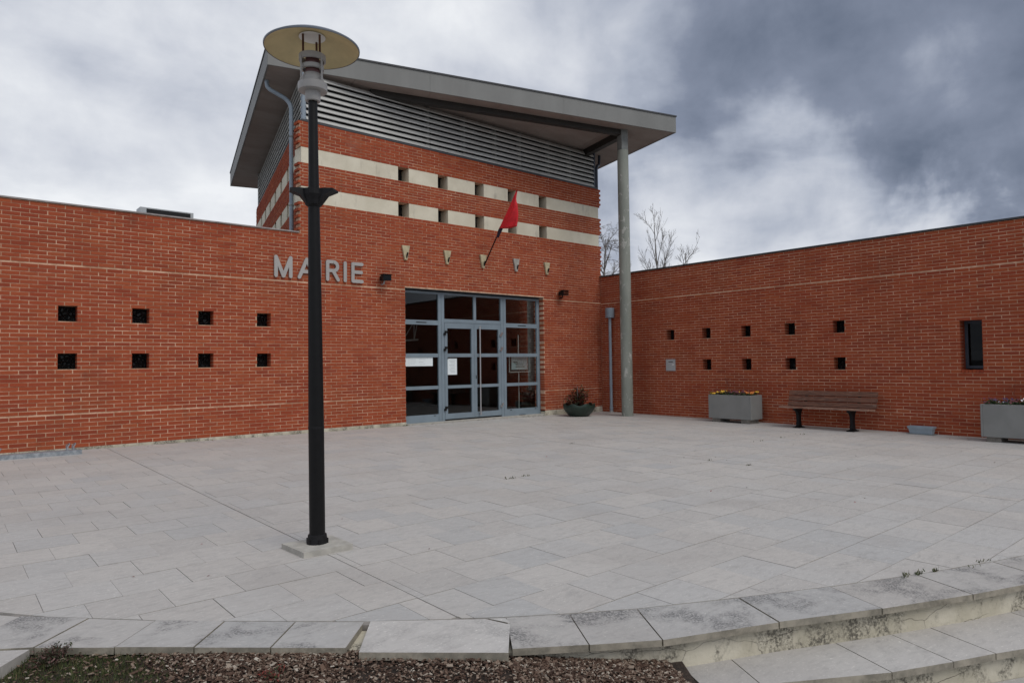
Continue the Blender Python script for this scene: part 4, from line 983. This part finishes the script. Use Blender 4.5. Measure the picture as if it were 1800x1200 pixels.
MB().lathe(LB, [(.046, 3.468), (.050, 3.48), (.050, 3.585), (.048, 3.615), (.030, 3.636), (.008, 3.642)], 24, axis=lean).build('lamp_core', M['redpart'], lamp, smooth=True)
for k, a in enumerate((-2.25, -.55, 1.45)):
    dv = rb_*math.cos(a)+fb_*math.sin(a)
    MB().tube([LP(3.392)+dv*.097, LP(3.58)+dv*.097], .0075, 8).build('lantern_rod', M['lamp_grey'], lamp)
    MB().tube([LP(3.57)+dv*.079, LP(3.750)+dv*.079], .0085, 8).build('disc_rod', M['rust'], lamp)
ZD = 3.655
dome = []
RD = .342
def dome_prof(z0, thick): return [(RD*s, z0+.105*(1-s*s)+thick) for s in (1, .93, .84, .72, .58, .42, .25, .1, .02)]
under = MB().lathe(LB, [(RD-.004, ZD-.002)]+[(r_*.985, z_) for r_, z_ in dome_prof(ZD, .0)][1:], 64, axis=lean, cap0=False)
under.build('reflector', M['lamp_under'], lamp, smooth=True)
MB().lathe(LB, [(RD-.003, ZD-.004), (RD+.003, ZD-.003), (RD+.004, ZD+.008)]+dome_prof(ZD, .012)[1:], 64, axis=lean, cap0=False).build('disc_cover', M['lamp_top'], lamp, smooth=True)
MB().lathe(LB, [(.096, ZD+.088), (.096, ZD+.091), (.02, ZD+.0955)], 32, axis=lean).build('reflector_plate', M['white'], lamp)

# ------------------------------------------------------------------ bench
bench = root('park_bench', 'weathered brown wooden bench with black iron legs against the right wall', 'bench', (13.6, 6.25, g(13.6, 6.25)))
gz = g(13.6, 6.25); by0, by1 = 5.31, 7.06
T_b = lambda y, x, z: (x, y, z)
def plank(x, z, wdt, th, ang, y0=by0, y1=by1, nm='seat_slat'):
    c, s = math.cos(ang), math.sin(ang); mb = MB(); sag = random.uniform(-.004, .004)
    prof = [(-wdt/2, -th/2), (wdt/2, -th/2), (wdt/2, th/2), (-wdt/2, th/2)]
    vs_ = [(x+a*c-b*s, yy, z+a*s+b*c) for yy in (y0+random.uniform(-.006, .006), y1+random.uniform(-.006, .006)) for a, b in prof]
    return mb.add(vs_, [(0, 1, 2, 3), (7, 6, 5, 4), (0, 4, 5, 1), (1, 5, 6, 2), (2, 6, 7, 3), (3, 7, 4, 0)]).build(nm, M['wood_seat' if nm == 'seat_slat' else 'wood'], bench)
for x, z in ((13.30, .418), (13.425, .412), (13.55, .402)): plank(x, gz+z, .112, .038, R(-3))
ba = R(72)
for k in range(3):
    d = .035+k*.114; plank(13.655+math.cos(ba)*d, gz+.44+math.sin(ba)*d, .094, .034, ba, nm='back_slat')
for y in (5.66, 6.72):
    lg = MB(); P = [(-.135, 0), (.135, 0), (.135, .022), (.055, .045), (.045, .12), (.047, .25), (.09, .35), (.165, .392), (.27, .400), (.335, .50), (.408, .735), (.384, .74), (.305, .50), (.25, .412), (.18, .385), (-.12, .398), (-.20, .392), (-.19, .372), (-.10, .345), (-.055, .27), (-.047, .12), (-.06, .045), (-.135, .022)]
    # a flat cast side frame with foot, waisted stem and back arm
    vs_ = [(13.415+a, y+yy, gz+b) for yy in (-.028, .028) for a, b in P]; n = len(P)
    lg.add(vs_, [tuple(range(n)), tuple(range(2*n-1, n-1, -1))]+[(i, (i+1) % n, n+(i+1) % n, n+i) for i in range(n)])
    lg.box(13.29, 13.54, y-.07, y+.07, gz, gz+.018); lg.box(13.365, 13.465, y-.034, y+.034, gz+.018, gz+.12)
    lg.build('leg', M['black_iron'], bench)
# ------------------------------------------------------------------ planters, trough, bowl, rack
def flowers(c, lx, ly, n, seed, label, palette, twigs=2):
    rs = random.Random(seed); rt_ = root('pansy_bed', label, 'flowers', c); lv = MB(); pet = {k: MB() for k in set(palette)}
    for i in range(n):
        x = c[0]+rs.uniform(-lx, lx); y = c[1]+rs.uniform(-ly, ly); hgt = rs.uniform(.05, .115)
        for k in range(24):
            p = Vector((x+rs.gauss(0, .03), y+rs.gauss(0, .028), c[2]+rs.uniform(.0, hgt))); e = Euler((rs.uniform(-.8, .8), rs.uniform(-.8, .8), rs.uniform(0, 6.28))).to_matrix(); l = rs.uniform(.012, .026)
            lv.add([p+e @ Vector(v) for v in ((-l, 0, 0), (0, -l*.5, .004), (l, 0, 0), (0, l*.5, .004))], [(0, 1, 2, 3)])
        if rs.random() < .5:
            k = palette[int((y-c[1]+ly)/(2*ly)*len(palette)*.999)] if rs.random() < .8 else rs.choice(palette)
            for j in range(rs.randint(1, 3)):
                p = Vector((x+rs.gauss(0, .025), y+rs.gauss(0, .025), c[2]+hgt+.012)); 
                fdir = Vector((-.7, -.6, .45+rs.random()*.5)).normalized(); e1 = fdir.orthogonal().normalized(); e2 = fdir.cross(e1); r0 = rs.uniform(.016, .027)
                pts = [p+fdir*.004]+[p+(e1*math.cos(a*math.pi/4+.2)+e2*math.sin(a*math.pi/4+.2))*r0*(1.0 if a % 2 else .78) for a in range(8)]
                pet[k].add(pts, [(0, 1+a, 1+(a+1) % 8) for a in range(8)])
    lv.build('foliage', M['pansy_leaf'], rt_)
    for k, b in pet.items():
        if b.v: b.build('blossom', M[k], rt_)
    tw = MB()
    for j in range(twigs):
        x, y = c[0]+rs.uniform(-.05, .05), c[1]+rs.uniform(-ly*.6, ly*.6); q = Vector((x, y, c[2])); ps = [q]
        for s in range(5): q = q+Vector((rs.gauss(0, .015), rs.gauss(0, .03), rs.uniform(.06, .13))); ps.append(q)
        tw.tube(ps, [.003, .003, .0025, .002, .002, .0015], 4)
        tw.tube([ps[2], ps[2]+Vector((.0, rs.uniform(-.08, .08), .12))], [.0022, .001], 4)
    tw.build('twig', M['twig_red'], rt_)
def planter(x0, x1, y0, y1, zt, label):
    z = g((x0+x1)/2, (y0+y1)/2); P = root('concrete_planter', label, 'planter', ((x0+x1)/2, (y0+y1)/2, z), 'grey box planters along the right wall')
    b = MB(); zb, t = z+.085, .035
    b.box(x0, x1, y0, y0+t, zb, zt); b.box(x0, x1, y1-t, y1, zb, zt); b.box(x0, x0+t, y0+t, y1-t, zb, zt); b.box(x1-t, x1, y0+t, y1-t, zb, zt); b.box(x0+t, x1-t, y0+t, y1-t, zb, zb+.05)
    bo = b.build('box', M['planter'], P)
    bv = bo.modifiers.new('soft_edges', 'BEVEL'); bv.width = .006; bv.segments = 2; bv.limit_method = 'ANGLE'
    MB().box(x0+t, x1-t, y0+t, y1-t, zb+.06, zt-.04).build('soil', M['soil'], P)
    for yy in (y0+.07, y1-.27): MB().box(x0+.04, x1-.04, yy, yy+.20, z-.004, zb).build('support_block', M['block'], P)
planter(13.335, 13.80, 7.73, 8.78, .545, 'grey box planter with yellow pansies between column and bench')
flowers((13.567, 8.255, .505), .18, .48, 95, 4, 'yellow and dark pansies in the planter beside the column', ['orange', 'wine', 'wine', 'wine', 'purple', 'yellow', 'yellow'], 3)
planter(13.30, 13.78, 2.30, 3.535, .525, 'grey box planter with white and purple pansies at right edge')
flowers((13.54, 2.92, .485), .19, .57, 110, 8, 'white and purple pansies in the planter at the right edge', ['petal_white', 'purple', 'petal_white', 'petal_white', 'wine', 'purple', 'wine'], 2)
ty0, ty1, tx0, tx1 = 4.375, 4.80, 13.70, 13.875; tz = g(13.8, 4.6)
tg = root('flower_trough', 'empty blue grey plastic flower trough on the ground by the wall', 'trough', (13.79, 4.59, tz))
tb_ = MB()
def frust(mbb, e0, z0, e1, z1, hole=None):
    a = [(tx0+e0, ty0+e0), (tx1-e0, ty0+e0), (tx1-e0, ty1-e0), (tx0+e0, ty1-e0)]; b = [(tx0+e1, ty0+e1), (tx1-e1, ty0+e1), (tx1-e1, ty1-e1), (tx0+e1, ty1-e1)]
    mbb.add([(*p, z0) for p in a]+[(*p, z1) for p in b], [(i, (i+1) % 4, 4+(i+1) % 4, 4+i) for i in range(4)])
frust(tb_, .030, tz+.012, .014, tz+.105); frust(tb_, .014, tz+.105, .002, tz+.107); frust(tb_, .002, tz+.107, -.004, tz+.148); frust(tb_, -.004, tz+.148, .012, tz+.148); frust(tb_, .012, tz+.148, .03, tz+.03)
tb_.add([(tx0+.03, ty0+.03, tz+.03), (tx1-.03, ty0+.03, tz+.03), (tx1-.03, ty1-.03, tz+.03), (tx0+.03, ty1-.03, tz+.03)], [(0, 1, 2, 3)])
tb_.build('body', M['tray'], tg)
MB().box(tx0-.012, tx1+.006, ty0-.012, ty1+.012, tz+.0, tz+.012).build('saucer', M['post_steel'], tg)
# scalloped bowl
bc = (12.30, 11.83); bz = g(*bc)
bw = root('planter_bowl', 'dark green scalloped planter bowl right of the entrance', 'planter', (*bc, bz))
b = MB(); n = 64; prof = [(.22, 0), (.27, .03), (.345, .12), (.392, .21), (.400, .27), (.392, .315), (.372, .315), (.365, .26), (.30, .20)]
vs_ = []
for i, (r_, z) in enumerate(prof):
    for k in range(n):
        a = 2*math.pi*k/n; wv_ = .5+.5*math.cos(7*a+.6); up_ = (z/.315)**4 if i < 7 else .5
        rr = r_*(1+.035*(wv_-.5)*min(1, z/.1)); vs_.append((bc[0]+rr*math.cos(a), bc[1]+rr*math.sin(a), bz+z-.055*(1-wv_)*up_+.012*up_))
b.add(vs_, [(i*n+k, i*n+(k+1) % n, (i+1)*n+(k+1) % n, (i+1)*n+k) for i in range(len(prof)-1) for k in range(n)]+[tuple(range(n-1, -1, -1))])
b.build('bowl', M['bowl'], bw, smooth=True)
MB().lathe((bc[0], bc[1], bz), [(.33, .20), (.33, .245), (.05, .265)], 24).build('soil', M['soil'], bw)
bushy('potted_shrub', (bc[0], bc[1], bz+.24), .37, .50, 2100, M['shrub'], .028, 'reddish leafy shrub growing in the dark green bowl', 'plant', seed=9, nst=26)
MB().tube([(bc[0]-.02, bc[1]+.02, bz+.25), (bc[0]-.03, bc[1]+.02, bz+.70), (bc[0]-.012, bc[1]+.02, bz+.73)], [.010, .008, .004], 6).build('support_stick', M['bark'], bw)
# bicycle rack
rk = root('bicycle_rack', 'low galvanised bicycle rack on the ground at the foot of the left wall', 'bicycle rack', (.5, 12.15, g(.5, 12.15)))
rz = g(1.0, 12.1)
rail = MB(); rail.prism([(-2.2, 11.90), (1.70, 11.945), (1.70, 12.02), (-2.2, 11.975)], rz-.004, rz+.062); rail.build('front_rail', M['galv'], rk)
rail = MB(); rail.prism([(-2.2, 12.18), (1.66, 12.22), (1.66, 12.30), (-2.2, 12.26)], rz-.004, rz+.045); rail.build('rear_rail', M['galv'], rk)
MB().prism([(-2.2, 11.976), (1.68, 12.021), (1.66, 12.219), (-2.2, 12.179)], rz+.030, rz+.038).build('bed_plate', M['galv'], rk)
for x in (-.95, -.10, .72, 1.62):
    for dx in (0, .075):
        pts = [(x+dx-.09, 12.02, rz+.03)]+[(x+dx-.09+.03*math.sin(a*math.pi/8), 12.02+.075-.075*math.cos(a*math.pi/8), rz+.115+.035*math.sin(a*math.pi/8)) for a in range(9)]+[(x+dx-.09, 12.17, rz+.03)]
        MB().tube(pts, .0085, 8).build('wheel_hoop', M['galv'], rk, smooth=True)

# ------------------------------------------------------------------ bare trees beyond the right wing
def bare_tree(label, base, hgt, seed, mat, spread=.5, droop=0.0, trunk=.12, fine=1.0, levels=4, twig_r=.012):
    rs = random.Random(seed); T = root('bare_tree', label, 'tree', base, 'bare winter trees beyond the right wing'); tk = MB(); cr = MB()
    B = Vector(base)
    def limb(mbb, p, d, L, r, lev, seg):
        pts = [p.copy()]; rad = [r]; q = p.copy(); v = d.copy()
        for i in range(seg):
            wob = .022 if lev == 0 else .10
            v = (v+Vector((rs.gauss(0, wob), rs.gauss(0, wob), rs.gauss(.03, .06)-droop*(lev >= 2)*.16*(i+1)/seg))).normalized(); q = q+v*L/seg; pts.append(q.copy()); rad.append(max(r*(1-.82*(i+1)/seg), .004))
        mbb.tube(pts, rad, 6 if lev < 1 else (4 if lev < 2 else 3), caps=False); return pts, rad
    tp, tr = limb(tk, B, Vector((0, 0, 1)), hgt, trunk, 0, 9)
    def grow(pts, rad, L, lev):
        if lev > levels: return
        nb = {1: 26, 2: 7, 3: 5, 4: 4}[lev]; nb = int(nb*fine)
        for k in range(nb):
            t = rs.uniform(.22 if lev == 1 else .15, .98); s = t*(len(pts)-1); i = min(int(s), len(pts)-2); p = pts[i].lerp(pts[i+1], s-i); ax = (pts[i+1]-pts[i]).normalized()
            a = rs.uniform(0, 6.28); o = ax.orthogonal().normalized(); o2 = ax.cross(o); side = o*math.cos(a)+o2*math.sin(a)
            el = rs.uniform(.55, 1.0)*spread*2
            d = (ax*(1-.35*el)+side*el*.75+Vector((0, 0, .30-droop*.5*(lev > 1)))).normalized()
            l = L*rs.uniform(.6, 1.05)*(1-.62*t if lev == 1 else 1-.35*t); r = max(rad[i]*.55, twig_r*(.6 if lev > 2 else 1))
            c, cr_ = limb(cr, p, d, l, r, lev, 5 if lev < 3 else 3); grow(c, cr_, l*.52, lev+1)
    grow(tp, tr, hgt*.46, 1)
    tk.build('trunk', mat, T); cr.build('crown', mat, T)
bare_tree('bare tree with a tall pointed crown above the right brick wall', (24.6, 18.2, -.72), 8.15, 12, M['bark'], .43, 0, .095, 1.15, 3, .0085)
bare_tree('fine twigged drooping bare tree between the tower and the concrete column', (27.9, 24.9, -.72), 8.9, 31, M['bark2'], .62, 1.0, .16, 1.0, 4, .011)
bare_tree('short bare tree just showing above the wall right of the column', (25.6, 20.9, -.72), 5.7, 44, M['bark'], .60, 0, .08, .8, 3, .009)
bare_tree('low spreading bare tree right of the tallest bare tree', (25.6, 17.9, -.72), 6.9, 57, M['bark'], .60, 0, .09, .8, 3, .009)

# ------------------------------------------------------------------ weeds and litter
random.seed(5)
wd = MB()
def weed(x, y, n, s):
    for k in range(n):
        px, py = x+random.gauss(0, s), y+random.gauss(0, s*.25); h_ = random.uniform(.006, .03); a = random.uniform(0, 6.28); z = g(px, py)
        l = random.uniform(.006, .014); dx, dy = math.cos(a)*l, math.sin(a)*l
        wd.add([(px-dx*.3, py-dy*.3, z), (px+dx*.3, py+dy*.3, z), (px+dx+random.gauss(0, .006), py+dy, z+h_*.6), (px+dx*.6, py+dy*.9, z+h_)], [(0, 1, 2, 3)])
for x, y, n, s in ((4.62, 1.66, 22, .03), (4.75, 1.62, 26, .03), (4.88, 1.575, 20, .025), (5.3, 1.43, 14, .07), (7.70, 12.53, 60, .06), (5.10, 6.02, 16, .05), (5.35, 6.02, 14, .05), (8.03, 4.72, 18, .03), (8.04, 5.3, 12, .03), (8.03, 7.9, 10, .03), (10.6, 6.02, 10, .09), (11.4, 6.02, 10, .1), (12.2, 6.02, 12, .08), (9.6, 12.5, 14, .1), (11.2, 12.5, 16, .15), (11.7, 12.5, 12, .08)): weed(x, y, n, s)
tag(wd.build('joint_weeds', M['grass']), 'tiny weeds growing in the paving joints', 'weeds', kind='stuff')
lt = MB()
for x, y, s, n in ((2.7, 12.47, .35, 22), (4.3, 12.47, .5, 26), (9.0, 12.3, .7, 22), (11.4, 12.4, .4, 20), (7.5, 6.5, 3.5, 40), (11.5, 6.4, 1.0, 14), (1.5, 5.0, .6, 5), (13.75, 3.9, .25, 12), (10, 4.0, 2.0, 12), (8.03, 5.5, .25, 6)):
    for k in range(n):
        px, py = x+random.gauss(0, s), y+random.gauss(0, min(s, .12) if y > 12 else s)
        if not (0 < px < XR-.03 and 2.5 < py < D-.03): continue
        l = random.uniform(.006, .017); z = g(px, py)+.003; e = Euler((random.gauss(0, .3), random.gauss(0, .3), random.uniform(0, 6.28))).to_matrix(); c = Vector((px, py, z))
        lt.add([c+e @ Vector(v) for v in ((-l, 0, 0), (0, -l*.5, .003), (l, 0, .002), (0, l*.5, .003))], [(0, 1, 2, 3)])
tag(lt.build('leaf_litter', M['litter']), 'scattered dry leaf scraps and petals on the forecourt', 'litter', kind='stuff')
